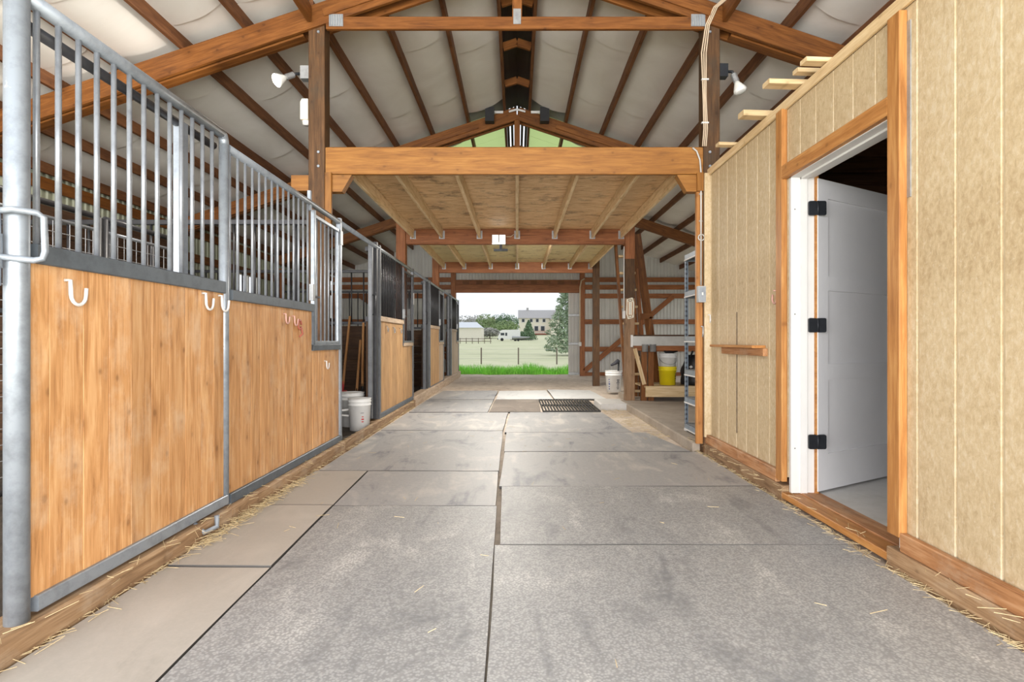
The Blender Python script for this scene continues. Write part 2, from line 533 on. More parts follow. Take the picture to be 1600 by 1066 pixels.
class MB:
    def __init__(self):
        self.V, self.F = [], []

    def add(self, V, F):
        k = len(self.V)
        self.V += [Vector(v) for v in V]
        self.F += [[i + k for i in f] for f in F]

    def box(self, x0, x1, y0, y1, z0, z1):
        self.add([(x0, y0, z0), (x1, y0, z0), (x1, y1, z0), (x0, y1, z0), (x0, y0, z1), (x1, y0, z1), (x1, y1, z1), (x0, y1, z1)],
                 [[0, 3, 2, 1], [4, 5, 6, 7], [0, 1, 5, 4], [1, 2, 6, 5], [2, 3, 7, 6], [3, 0, 4, 7]])

    def prism(self, poly, axis, a, b):
        """poly: 2-D outline in the two other axes, extruded along axis from a to b"""
        n = len(poly)
        def p3(u, v, w):
            return {'x': (w, u, v), 'y': (u, w, v), 'z': (u, v, w)}[axis]
        V = [p3(u, v, a) for u, v in poly] + [p3(u, v, b) for u, v in poly]
        F = [list(range(n))[::-1], list(range(n, 2 * n))] + [[i, (i + 1) % n, n + (i + 1) % n, n + i] for i in range(n)]
        self.add(V, F)

    def tube(self, pts, r, n=8, caps=True):
        pts = [Vector(p) for p in pts]
        rs = r if isinstance(r, (list, tuple)) else [r] * len(pts)
        V, F = [], []
        up = None
        for i, p in enumerate(pts):
            d = (pts[min(i + 1, len(pts) - 1)] - pts[max(i - 1, 0)]).normalized()
            if up is None:
                up = Vector((0, 0, 1)) if abs(d.z) < 0.9 else Vector((1, 0, 0))
            a = d.cross(up)
            if a.length < 1e-4:
                a = d.cross(Vector((0.3, 1, 0.2)))
            a.normalize()
            b = a.cross(d).normalized()
            up = b
            for k in range(n):
                t = 2 * PI * k / n
                V.append(p + (a * math.cos(t) + b * math.sin(t)) * rs[i])
        for i in range(len(pts) - 1):
            for k in range(n):
                F.append([i * n + k, i * n + (k + 1) % n, (i + 1) * n + (k + 1) % n, (i + 1) * n + k])
        if caps:
            F.append(list(range(n))[::-1])
            F.append([(len(pts) - 1) * n + k for k in range(n)])
        self.add(V, F)

    def lathe(self, prof, c=(0, 0, 0), n=20):
        c = Vector(c)
        V, F = [], []
        for r, z in prof:
            for k in range(n):
                t = 2 * PI * k / n
                V.append(c + Vector((r * math.cos(t), r * math.sin(t), z)))
        for i in range(len(prof) - 1):
            for k in range(n):
                F.append([i * n + k, i * n + (k + 1) % n, (i + 1) * n + (k + 1) % n, (i + 1) * n + k])
        F.append(list(range(n))[::-1])
        F.append([(len(prof) - 1) * n + k for k in range(n)])
        self.add(V, F)

    def build(self, name, mat, parent=None, smooth=False, origin=None):
        """vertices are given in world space"""
        o0 = Vector(origin) if origin is not None else wl(parent)
        me = mesh_of(name, [v - o0 for v in self.V], self.F, mat, smooth)
        return link(name, me, parent, o0)


CACHE = {}


def frame(p0, p1, up):
    x = (Vector(p1) - Vector(p0)).normalized()
    up = Vector(up)
    y = up.cross(x)
    if y.length < 1e-4:
        y = Vector((0, 1, 0)).cross(x)
    y.normalize()
    z = x.cross(y).normalized()
    return Matrix((x, y, z)).transposed().to_quaternion()


def lumber(name, p0, p1, h, t, mat, parent=None, up=(0, 0, 1), ch=0.004):
    """a board from p0 to p1 along its grain; h along 'up', t across; edges eased"""
    p0, p1 = Vector(p0), Vector(p1)
    L = (p1 - p0).length
    key = ('l', round(L, 3), round(h, 4), round(t, 4), mat.name)
    if key not in CACHE:
        a, b, c = L / 2, t / 2, h / 2
        e = min(ch, b * 0.4, c * 0.4)
        sec = [(-b + e, -c), (b - e, -c), (b, -c + e), (b, c - e), (b - e, c), (-b + e, c), (-b, c - e), (-b, -c + e)]
        V = [(-a, u, v) for u, v in sec] + [(a, u, v) for u, v in sec]
        F = [list(range(8))[::-1], list(range(8, 16))] + [[i, (i + 1) % 8, 8 + (i + 1) % 8, 8 + i] for i in range(8)]
        CACHE[key] = mesh_of(name, V, F, mat)
    return link(name, CACHE[key], parent, (p0 + p1) / 2, frame(p0, p1, up))


def pipe(name, p0, p1, r, mat, parent=None, n=10):
    p0, p1 = Vector(p0), Vector(p1)
    L = (p1 - p0).length
    key = ('p', round(L, 3), round(r, 4), n, mat.name)
    if key not in CACHE:
        V, F = [], []
        for s in (-L / 2, L / 2):
            for k in range(n):
                t = 2 * PI * k / n
                V.append((s, r * math.cos(t), r * math.sin(t)))
        F = [list(range(n))[::-1], list(range(n, 2 * n))] + [[i, (i + 1) % n, n + (i + 1) % n, n + i] for i in range(n)]
        me = mesh_of(name, V, F, mat)
        me.polygons.foreach_set('use_smooth', [len(p.vertices) == 4 for p in me.polygons])
        CACHE[key] = me
    return link(name, CACHE[key], parent, (p0 + p1) / 2, frame(p0, p1, (0, 0, 1)))


def box(name, x0, x1, y0, y1, z0, z1, mat, parent=None):
    m = MB()
    m.box(x0, x1, y0, y1, z0, z1)
    return m.build(name, mat, parent, origin=((x0 + x1) / 2, (y0 + y1) / 2, (z0 + z1) / 2))


def roof_z(x):
    return 4.15 + 0.333 * (1.84 - abs(x))


BAYS = [1.5, 5.40, 9.25, 13.15, 17.0]
XW = 5.5
GX = -1.68            # plane of the stall fronts

# ------------------------------------------------------------------ ground, floor
def gz(y):
    pts = [(-80, -0.05), (0, -0.05), (17, -0.05), (22, -0.2), (43, -0.72), (70, -0.55), (100, 0.1), (160, 0.95), (230, 3.2), (300, 4.5), (450, 5)]
    for (a, za), (b, zb) in zip(pts, pts[1:]):
        if a <= y <= b:
            t = (y - a) / (b - a)
            t = t * t * (3 - 2 * t) * 0.5 + t * 0.5
            return za + (zb - za) * t
    return pts[-1][1]


V, F = [], []
ys = [-80, -40, -15, 0, 8, 17, 19, 22, 26, 31, 37, 43, 50, 60, 70, 80, 90, 100, 115, 130, 145, 160, 180, 200, 230, 260, 300, 360, 450]
xs = [-300, -180, -110, -70, -45, -28, -18, -10, -5, 0, 5, 10, 18, 28, 45, 70, 110, 180, 300]
for y in ys:
    for x in xs:
        z = gz(y) + (mnoise.noise(Vector((x * 0.05, y * 0.05, 0))) * 0.25 if y > 19 else 0)
        V.append((x, y, z))
nx = len(xs)
for j in range(len(ys) - 1):
    for i in range(nx - 1):
        F.append([j * nx + i, j * nx + i + 1, (j + 1) * nx + i + 1, (j + 1) * nx + i])
struct('ground', mesh_of('ground', V, F, M['field'], True), label='pale green pasture sloping away beyond the open end')

# dirt floor of the aisle, uneven at the far end
V, F = [], []
nxx, nyy = 40, 120
for j in range(nyy + 1):
    y = 0.2 + (17.6 - 0.2) * j / nyy
    for i in range(nxx + 1):
        x = -5.45 + 10.9 * i / nxx
        a = 0.004 if y < 11.6 else 0.025
        z = -0.012 + mnoise.noise(Vector((x * 2.3, y * 2.3, 1))) * a + mnoise.noise(Vector((x * 7, y * 7, 4))) * a * 0.4
        if y > 12:
            z += 0.02
        V.append((x, y, z))
for j in range(nyy):
    for i in range(nxx):
        k = j * (nxx + 1) + i
        F.append([k, k + 1, k + nxx + 2, k + nxx + 1])
struct('floor', mesh_of('floor', V, F, M['dirt'], True), label='sandy dirt floor of the barn aisle')

# ------------------------------------------------------------------ roof: ceiling structure with purlins and sagging insulation
ceil_ = struct('ceiling', None, (0, 9, 4), 'white insulated barn roof on brown purlins')
PX = [0.20 + 0.578 * k for k in range(10)]
Y0R, Y1R = 1.2, 17.3
for s in (-1, 1):
    for px in PX:
        z = roof_z(px) + 0.066
        for a, b in zip([Y0R] + BAYS[1:-1], BAYS[1:-1] + [Y1R]):
            if a == Y0R and 1.9 < px < 2.0:
                continue
            lumber('purlin', (s * px, a + 0.002, z), (s * px, b - 0.002, z), 0.132, 0.04, M['purlin'], ceil_)
    # insulation strips
    for k in range(9):
        xa, xb = PX[k] + 0.02, PX[k + 1] - 0.02
        y = Y0R
        j = 0
        while y < Y1R - 0.01:
            ye = min(y + 1.83 + 0.25 * math.sin(k * 2.1 + j), Y1R)
            skylit = 9.3 < (y + ye) / 2 < 13.2 and k < 2
            if not skylit:
                V, F = [], []
                nu, nv = 8, 5
                for v in range(nv + 1):
                    for u in range(nu + 1):
                        tu, tv = u / nu, v / nv
                        x = xa + (xb - xa) * tu
                        sag = 0.045 * math.sin(PI * tu) * (0.75 + 0.25 * math.sin(PI * tv)) + (0.018 if v == nv else 0.0) * math.sin(PI * tu)
                        sag += 0.008 * mnoise.noise(Vector((x * 5, y + tv * 6, k)))
                        skew = 0.10 * (tu - 0.5) * (1 if s > 0 else 1)
                        V.append((s * x, y + (ye - y) * tv + (skew if 0 < v else skew), roof_z(x) + 0.115 - sag))
                for v in range(nv):
                    for u in range(nu):
                        q = v * (nu + 1) + u
                        f = [q, q + 1, q + nu + 2, q + nu + 1]
                        F.append(f if s < 0 else f[::-1])
                link('insulation_batt', mesh_of('insulation_batt', [Vector(v) - Vector((0, 9, 4)) for v in V], F, M['vinyl'], True), ceil_, (0, 9, 4))
            y = ye
            j += 1
    # outer roof sheet with skylight opening
    def slab(name, x0, x1, y0, y1, mat, dz=0.15, t=0.02):
        m = MB()
        z0, z1 = roof_z(x0) + dz, roof_z(x1) + dz
        m.prism([(s * x0, z0), (s * x1, z1), (s * x1, z1 + t), (s * x0, z0 + t)], 'y', y0, y1)
        return m.build(name, mat, ceil_)
    slab('roof_sheet', 0.22, 6.0, 1.0, 9.5, M['roofout'])
    slab('roof_sheet', 0.22, 6.0, 13.0, 17.6, M['roofout'])
    slab('roof_sheet', 1.40, 6.0, 9.5, 13.0, M['roofout'])
    for q in range(3):
        slab('skylight_panel', 0.22, 1.40, 9.5 + q * 1.1667, 9.49 + (q + 1) * 1.1667, M['fibreglass'], 0.15, 0.006)
# ridge: dark ribbed steel between the two top purlins
for s in (-1, 1):
    for j, (a, b) in enumerate(((1.0, 9.5), (9.5, 13.0), (13.0, 17.6))):
        m = MB()
        if j == 1:
            continue
        for q in range(4):
            x0, x1 = 0.0 + q * 0.055, 0.05 + q * 0.055
            z0, z1 = roof_z(x0) + 0.155, roof_z(x1) + 0.155
            m.prism([(s * x0, z0), (s * x1, z1), (s * x1, z1 + 0.01), (s * x0, z0 + 0.01)], 'y', a, b)
            m.prism([(s * (x1 - 0.012), z1 + 0.004), (s * (x1 + 0.008), z1 + 0.004), (s * (x1 + 0.008), z1 + 0.02), (s * (x1 - 0.012), z1 + 0.02)], 'y', a, b)
        o = m.build('ridge_cap', M['ridge'], ceil_)
        o['kind'] = 'stuff'
m = MB()
for x in (-0.16, -0.09, -0.03, 0.03, 0.09, 0.16):
    m.box(x - 0.022, x + 0.022, 9.5, 13.0, roof_z(0) + 0.13, roof_z(0) + 0.15)
o = m.build('ridge_cap', M['ridge'], ceil_)
o['kind'] = 'stuff'
for y in (3.4, 6.3, 7.25, 8.3, 11.2, 15.0):
    for s in (-1, 1):
        lumber('ridge_block', (0, y, roof_z(0) + 0.04), (s * 0.18, y, roof_z(0.18) + 0.04), 0.1, 0.04, M['truss'], ceil_)

# ------------------------------------------------------------------ trusses
TL = {1: 'nearest roof truss, orange timber, above the front loft beam',
      2: 'second roof truss, brown timber, seen above the loft',
      3: 'third roof truss near the far end of the barn',
      0: 'roof truss over the barn front behind the viewer'}
for i in (1, 2, 3):
    y = BAYS[i]
    t = thing('roof_truss', TL[i], 'truss', (0, y, 4.0), 'roof trusses across the barn')
    for s in (-1, 1):
        for dy, dz in ((-0.085, -0.105), (0.085, -0.095)):
            lumber('top_chord', (s * 0.01, y + dy, roof_z(0) + dz), (s * 5.45, y + dy, roof_z(5.45) + dz), 0.20, 0.04, M['truss'], t)
        lumber('chord_filler', (s * 2.0, y, roof_z(2.0) - 0.17), (s * 5.40, y, roof_z(5.40) - 0.17), 0.09, 0.09, M['truss'], t)
        lumber('short_strut', (s * 0.62, y - 0.115, roof_z(0.62) - 0.11), (s * 1.78, y - 0.115, roof_z(1.78) - 0.11), 0.07, 0.02, M['truss'], t)
        # ribbed gusset plate at the end of the collar tie
        g = box('gusset_plate', s * 1.665 - 0.065, s * 1.665 + 0.065, y - 0.106, y - 0.099, 3.94, 4.05, M['plate'], t)
        m = MB()
        for q in range(6):
            m.box(s * 1.665 - 0.06 + q * 0.022, s * 1.665 - 0.05 + q * 0.022, y - 0.111, y - 0.1055, 3.945, 4.045)
        m.build('gusset_rib', M['galv'], g)['kind'] = 'stuff'
    lumber('collar_tie', (-1.76, y - 0.08, 3.975), (1.72, y - 0.08, 3.975), 0.115, 0.038, M['truss'], t)
    lumber('king_post', (0.0, y - 0.08, 4.03), (0.0, y - 0.08, roof_z(0) - 0.2), 0.09, 0.038, M['truss'], t, up=(1, 0, 0))
    box('gusset_plate', -0.035, 0.035, y - 0.106, y - 0.1, 3.96, 4.10, M['plate'], t)

for s in (-1, 1):      # carrier beams running from the barn front onto the first posts
    lumber('carrier_beam', (s * 1.905, 1.2, 4.045), (s * 1.905, 5.27, 4.045), 0.15, 0.045, M['truss'], ceil_)

# ------------------------------------------------------------------ timber posts
PL = {(-1, 1): 'square timber post at the left end of the front loft beam',
      (1, 1): 'square timber post at the right end of the front loft beam, beside the siding wall',
      (-1, 2): 'square timber post on the left under the middle loft beam',
      (1, 2): 'timber post on the right carrying the cream thermometer plaque',
      (-1, 3): 'square timber post on the left under the farthest loft beam',
      (1, 3): 'dark timber post on the right between thermometer post and open end'}
POSTX = {-1: -1.855, 1: 1.80}
for i in (1, 2, 3):
    for s in (-1, 1):
        x, y = POSTX[s], BAYS[i]
        t = thing('timber_post', PL[(s, i)], 'post', (x, y, 0), 'posts along the aisle')
        top = 4.08
        if s > 0 and i == 2:
            lumber('post_base', (x, y, 0), (x, y, 1.72), 0.15, 0.15, M['post_low'], t, up=(1, 0, 0))
            lumber('post_upper', (x, y, 1.72), (x, y, 2.35), 0.15, 0.15, M['post'], t, up=(1, 0, 0))
            lumber('post_upper', (x, y, 2.35), (x, y, top), 0.152, 0.152, M['loft_dark'], t, up=(1, 0, 0))
        elif i == 1:
            lumber('shaft', (x, y, 0), (x, y, top), 0.15, 0.15, M['post'], t, up=(1, 0, 0))
            for z in (2.66, 2.79, 3.9):
                m = MB()
                m.tube([(x - s * 0.02, y - 0.075, z), (x - s * 0.02, y - 0.087, z)], 0.012, 8)
                m.build('bolt_head', M['galv'], t)
        else:
            lumber('shaft', (x, y, 0), (x, y, top), 0.15, 0.15, M['post'] if s > 0 else M['loft_dark'], t, up=(1, 0, 0))

# ------------------------------------------------------------------ hay loft
t = thing('hay_loft', 'timber hay loft floor with plywood deck spanning above the aisle', 'loft', (0, 9.3, 2.6))
XL0, XL1 = -1.775, 1.722
lumber('front_beam', (XL0, 5.36, 2.715), (XL1, 5.36, 2.715), 0.25, 0.05, M['loft'], t)
lumber('rear_ply', (XL0, 5.42, 2.735), (XL1, 5.42, 2.735), 0.255, 0.05, M['loft'], t)
for y, n in ((9.25, 'middle_beam'), (13.15, 'far_beam')):
    lumber(n, (XL0, y - 0.03, 2.71), (XL1, y - 0.03, 2.71), 0.24, 0.05, M['loft_dark'], t)
    lumber('beam_ply', (XL0, y + 0.03, 2.71), (XL1, y + 0.03, 2.71), 0.24, 0.05, M['loft_dark'], t)
for (a, b) in ((5.45, 9.19), (9.31, 13.09)):
    for k in range(-3, 4):
        x = k * 0.60 if abs(k) < 3 else (1.66 if k > 0 else -1.66)
        lumber('joist', (x, a, 2.755), (x, b, 2.755), 0.145, 0.038, M['joist'], t)
        m = MB()
        m.box(x - 0.045, x + 0.045, b - 0.002, b + 0.002, 2.67, 2.80)
        m.box(x - 0.026, x - 0.02, b - 0.05, b, 2.675, 2.77)
        m.box(x + 0.02, x + 0.026, b - 0.05, b, 2.675, 2.77)
        m.build('joist_hanger', M['plate'], t)
    L = (b - a + 0.2) / 3
    for q in range(3):
        box('deck_panel', -1.76, 1.71, a - 0.06 + q * L, a - 0.065 + (q + 1) * L, 2.83 + 0.002 * (q % 2), 2.85, M['ply'] if a < 7 else M['ply_daylit'], t)
# angled knee blocks and cripple studs under the beam ends
for s in (-1, 1):
    xi = XL0 if s < 0 else XL1
    m = MB()
    xo = xi - s * 0.24
    pts = [(xi, 2.585), (xo, 2.585), (xo + s * 0.09, 2.43), (xi, 2.43)]
    m.prism(pts if s < 0 else pts[::-1], 'y', 5.34, 5.43)
    m.build('knee_block', M['loft'], t)
    if s < 0:
        box('outer_block', -2.10, -1.932, 5.35, 5.43, 2.44, 2.585, M['loft'], t)
    lumber('cripple_stud', (xi - s * 0.03, 5.33, 2.10 if s < 0 else 2.43), (xi - s * 0.03, 5.33, 2.60), 0.06, 0.04, M['loft'], t, up=(1, 0, 0))

# ------------------------------------------------------------------ corrugated outer walls
def sheet(name, a, b, plane, axis, zlo, ztop, mat, parent, flip=1):
    """ribbed steel sheet from a to b along axis ('x' or 'y'); ztop(u) gives the top edge"""
    prof = []
    u = a
    while u < b - 1e-6:
        for du, d in ((0.0, 0.0), (0.045, 0.0), (0.056, 0.018), (0.082, 0.018), (0.093, 0.0)):
            if u + du <= b:
                prof.append((u + du, d))
        u += 0.10
    prof.append((b, 0.0))
    V, F = [], []
    for (p, d) in prof:
        for z in (zlo, ztop(p)):
            V.append((p, plane - flip * d, z) if axis == 'x' else (plane - flip * d, p, z))
    for i in range(len(prof) - 1):
        F.append([2 * i, 2 * i + 2, 2 * i + 3, 2 * i + 1])
    o0 = wl(parent)
    return link(name, mesh_of(name, [Vector(v) - o0 for v in V], F, mat), parent, o0)


wf = struct('wall_far', None, (0, 17.05, 0), 'pale ribbed steel end wall with brown girts and open doorway')
rz = lambda x: roof_z(x) + 0.1
xs_ = [-5.5, -4.6, -3.7, -2.8, -1.80]
for a, b in zip(xs_, xs_[1:]):
    sheet('siding_sheet', a, b, 17.08, 'x', -0.02, rz, M['metalwall'], wf)
xs_ = [1.85, 2.7, 3.6, 4.5, 5.5]
for a, b in zip(xs_, xs_[1:]):
    sheet('siding_sheet', a, b, 17.08, 'x', -0.02, rz, M['metalwall'], wf)
for a, b in ((-1.80, -0.9), (-0.9, 0), (0, 0.9), (0.9, 1.85)):
    sheet('siding_sheet', a, b, 17.08, 'x', 2.84, rz, M['metalwall'], wf)
for z in (0.02, 0.79, 1.60, 2.36, 2.62, 2.84):
    h = 0.14
    for a, b in ((-5.45, -1.95), (2.0, 5.45)):
        lumber('girt', (a, 17.0, z), (b, 17.0, z), h if z > 0.1 else 0.18, 0.04, M['loft_dark'], wf)
lumber('door_header', (-1.95, 16.96, 2.57), (2.0, 16.96, 2.57), 0.24, 0.05, M['loft_dark'], wf)
lumber('door_header', (-1.95, 17.0, 2.76), (2.0, 17.0, 2.76), 0.15, 0.05, M['loft_dark'], wf)
for k in range(9):
    box('header_block', -1.6 + k * 0.40, -1.42 + k * 0.40, 16.925, 16.95, 2.70, 2.80, M['truss'], wf)
lumber('jamb_post', (-1.88, 17.0, 0), (-1.88, 17.0, 4.0), 0.14, 0.14, M['loft_dark'], wf, up=(1, 0, 0))
lumber('jamb_post', (1.92, 17.0, 0), (1.92, 17.0, 4.0), 0.14, 0.14, M['loft_dark'], wf, up=(1, 0, 0))
lumber('diagonal_brace', (1.98, 16.95, 0.15), (4.6, 16.95, 2.35), 0.14, 0.04, M['loft_dark'], wf)
lumber('diagonal_brace', (-2.0, 16.95, 0.5), (-4.6, 16.95, 2.35), 0.14, 0.04, M['loft_dark'], wf)
# sliding door standing open behind the right jamb
sd = thing('sliding_barn_door', 'grey ribbed steel sliding door, its edge showing at the right of the opening', 'door', (2.4, 17.2, 0))
sheet('door_skin', 1.53, 3.9, 17.22, 'x', 0.02, lambda x: 2.6, M['metalwall'], sd)
for z in (0.06, 0.95, 1.8, 2.55):
    lumber('door_rail', (1.53, 17.18, z), (3.9, 17.18, z), 0.07, 0.04, M['plate'], sd)

wleft = struct('wall_left', None, (-5.5, 9, 0), 'pale green ribbed steel side wall behind the stalls')
wins = [(2.3, 4.6), (6.2, 8.5), (10.2, 12.4), (14.0, 16.2)]      # unseen paddock doorways of the stalls, opened wide to let daylight in
ed = [1.5]
for a, b in wins:
    ed += [a, b]
ed.append(17.05)
for j in range(len(ed) - 1):
    a, b = ed[j], ed[j + 1]
    if j % 2 == 0:
        n = max(1, round((b - a) / 0.9))
        for q in range(n):
            sheet('siding_sheet', a + (b - a) * q / n, a + (b - a) * (q + 1) / n, -5.52, 'y', -0.02, lambda p: 3.0, M['greenwall'], wleft, -1)
    else:
        sheet('siding_sheet', a, b, -5.52, 'y', -0.02, lambda p: 0.12, M['greenwall'], wleft, -1)
        if j == 5:
            sheet('siding_sheet', a, 11.3, -5.52, 'y', 1.8, lambda p: 3.0, M['greenwall'], wleft, -1)
            sheet('siding_sheet', 12.1, b, -5.52, 'y', 1.8, lambda p: 3.0, M['greenwall'], wleft, -1)
            sheet('siding_sheet', 11.3, 12.1, -5.52, 'y', 2.38, lambda p: 3.0, M['greenwall'], wleft, -1)
        else:
            sheet('siding_sheet', a, b, -5.52, 'y', 1.8, lambda p: 3.0, M['greenwall'], wleft, -1)
for z in (2.44, 2.86):
    for a, b in zip(BAYS, BAYS[1:]):
        lumber('girt', (-5.46, a + 0.08, z), (-5.46, b - 0.08, z), 0.14, 0.04, M['truss'], wleft)
for y in BAYS:
    lumber('wall_post', (-5.40, y, 0), (-5.40, y, 2.68), 0.14, 0.14, M['loft_dark'], wleft, up=(1, 0, 0))
for y, (wa, wb_) in zip(BAYS[:-1], wins):
    for k in range(14):
        for a, b in ((y + 0.08, wa - 0.05), (wb_ + 0.05, y + 3.8)) if k < 9 else ((y + 0.08, y + 3.8),) if y < 8 else ():
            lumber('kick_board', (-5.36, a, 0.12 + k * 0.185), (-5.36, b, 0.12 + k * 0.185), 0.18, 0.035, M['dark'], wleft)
for k, (a, b) in enumerate(wins):
    for p0, p1 in (((-5.48, a, 0.0), (-5.48, a, 1.82)), ((-5.48, b, 0.0), (-5.48, b, 1.82)), ((-5.48, a, 1.80), (-5.48, b, 1.80))):
        lumber('doorway_frame', p0, p1, 0.06, 0.06, M['truss'], wleft, up=(1, 0, 0))
w = struct('window_1', None, (-5.48, 11.3, 1.8), 'small bright window in the far side wall of the third stall')
for p0, p1 in (((-5.48, 11.3, 1.80), (-5.48, 11.3, 2.4)), ((-5.48, 12.1, 1.80), (-5.48, 12.1, 2.4)), ((-5.48, 11.3, 2.38), (-5.48, 12.1, 2.38)), ((-5.48, 11.3, 1.82), (-5.48, 12.1, 1.82)), ((-5.48, 11.7, 1.80), (-5.48, 11.7, 2.4))):
    lumber('window_frame', p0, p1, 0.05, 0.05, M['white'], w, up=(1, 0, 0))
box('pane', -5.505, -5.50, 11.3, 12.1, 1.82, 2.38, M['glass'], w)

wside = struct('wall_outer_right', None, (5.5, 9, 0), 'pale ribbed steel side wall on the far right')
for q in range(4):
    a = 1.5 + q * 3.95 / 4
    sheet('siding_sheet', a, a + 3.95 / 4, 5.52, 'y', -0.02, lambda p: 3.0, M['metalwall'], wside, 1)
for a, b in ((5.45, 9.25), (9.25, 13.15), (13.15, 17.05)):      # unseen side left open between its posts to let daylight into the bays
    sheet('siding_sheet', a, b, 5.52, 'y', 2.55, lambda p: 3.0, M['metalwall'], wside, 1)
    lumber('girt', (5.46, a + 0.08, 2.62), (5.46, b - 0.08, 2.62), 0.14, 0.04, M['loft_dark'], wside)
for z in (0.6, 1.3, 2.0):
    lumber('girt', (5.46, 1.6, z), (5.46, 5.3, z), 0.14, 0.04, M['loft_dark'], wside)
for y in BAYS[1:]:
    lumber('wall_post', (5.40, y, 0), (5.40, y, 2.68), 0.14, 0.14, M['loft_dark'], wside, up=(1, 0, 0))

# ------------------------------------------------------------------ stalls
def bar_mesh_row(parent, y0, y1, z0, z1, mat, step=0.0965, x=GX, r=0.0105, first=0.05):
    y = y0 + first
    while y < y1 - 0.02:
        pipe('bar', (x, y, z0), (x, y, z1), r, mat, parent, 8)
        y += step


def planks(parent, y0, y1, z0, z1, mat, x=GX - 0.01, w=0.142):
    n = max(1, round((y1 - y0) / w))
    ww = (y1 - y0) / n
    for k in range(n):
        a = y0 + k * ww
        g = 0.0015 if k % 3 else 0.003
        lumber('plank', (x + random.uniform(-0.0015, 0.0015), a + ww / 2, z0), (x, a + ww / 2, z1), ww - g, 0.032, mat, parent, up=(0, 1, 0), ch=0.0012)


def hook(parent, x, y, z, s=1.0, mat=None):
    """open screw hook on the aisle face of the stall front"""
    m = MB()
    pts = [(x, y, z + 0.045 * s), (x + 0.02, y, z + 0.045 * s), (x + 0.022, y, z + 0.0)]
    for k in range(9):
        a = PI + PI * k / 8
        pts.append((x + 0.022, y + 0.032 * s + 0.032 * s * math.cos(a), z + 0.032 * s * math.sin(a)))
    pts.append((x + 0.024, y + 0.064 * s, z + 0.025 * s))
    m.tube(pts, 0.006 * s, 6)
    m.build('hook', mat or M['white'], parent, True)


def curb(y0, y1, label, mat=None, ztop=0.10, x1=-1.625):
    o = lumber('curb_timber', (x1 - 0.08, y0, ztop / 2 - 0.02), (x1 - 0.08, y1, ztop / 2 - 0.02), ztop + 0.04, 0.16, mat or M['curb'], None, ch=0.012)
    tag(o, label, 'curb', 'timber curb under the stall fronts')


curb(0.4, 3.28, 'worn timber curb under the nearest stall gate')
curb(3.285, 5.45, 'worn timber curb under the fixed panel behind the nearest gate')
curb(6.7, 9.2, 'timber curb under the weathered board stall front')
o = lumber('threshold_board', (-1.645, 5.455, 0.03), (-1.645, 6.695, 0.03), 0.14, 0.045, M['curb'], None, ch=0.006)
tag(o, 'thin timber threshold across the open doorway with the white bucket', 'threshold')
curb(9.205, 13.1, 'pale timber curb under the stall with the black cart', M['stall_pale'], 0.15)
curb(13.105, 16.6, 'pale timber curb under the farthest stall front', M['stall_pale'], 0.17)

# --- nearest gate
g = thing('stall_gate', 'nearest stall gate, honey pine boards below galvanized bars', 'gate', (GX, 2.65, 0.1), 'stall gates')
ya, yb = 1.99, 3.30
pipe('top_rail', (GX, ya - 0.08, 2.225), (GX, yb - 0.03, 2.225), 0.027, M['galv'], g, 14)
m = MB()
m.tube([(GX, yb - 0.04, 2.225), (GX, yb - 0.012, 2.218), (GX, yb, 2.195), (GX, yb, 2.16)], 0.0265, 12)
m.build('rail_elbow', M['galv'], g, True)
pipe('track_pipe', (GX - 0.06, ya, 2.165), (GX - 0.06, yb, 2.165), 0.022, M['bardark'], g, 10)
pipe('stile', (GX, yb, 0.11), (GX, yb, 2.17), 0.027, M['galv'], g, 14)
lumber('inner_stile', (GX - 0.055, 2.97, 1.30), (GX - 0.055, 2.97, 2.17), 0.055, 0.05, M['galv'], g, up=(0, 1, 0))
lumber('middle_band', (GX, ya, 1.35), (GX, yb - 0.025, 1.35), 0.068, 0.05, M['band'], g)
lumber('bottom_band', (GX, ya, 0.14), (GX, yb, 0.14), 0.055, 0.055, M['galv'], g)
bar_mesh_row(g, 2.013, 3.28, 1.38, 2.215, M['bar'], 0.0965, GX, 0.0105, 0.0)
# boards: a plain run of tongue and groove with one wider joint
edges = [1.965, 2.055, 2.215, 2.352, 2.49, 2.63, 2.765, 2.90, 3.04, 3.17, 3.275]
for k in range(len(edges) - 1):
    a, b = edges[k], edges[k + 1]
    gap = 0.006 if k == 3 else 0.0015
    lumber('plank', (GX - 0.005 + random.uniform(-.001, .001), (a + b) / 2 + gap / 2, 0.165), (GX - 0.005, (a + b) / 2 + gap / 2, 1.317), b - a - gap, 0.032, M['stall'], g, up=(0, 1, 0), ch=0.0012)
hook(g, GX + 0.012, 2.125, 1.22, 1.15)
hook(g, GX + 0.012, 3.05, 1.25, 1.1)
hook(g, GX + 0.012, 3.215, 1.25, 1.1)
# L-shaped stop under the gate
m = MB()
m.tube([(GX + 0.01, 2.98, 0.10), (GX + 0.06, 2.98, 0.055), (GX + 0.085, 3.06, 0.06), (GX + 0.085, 3.06, 0.12)], 0.013, 8)
m.build('gate_stop', M['galv'], g, True)

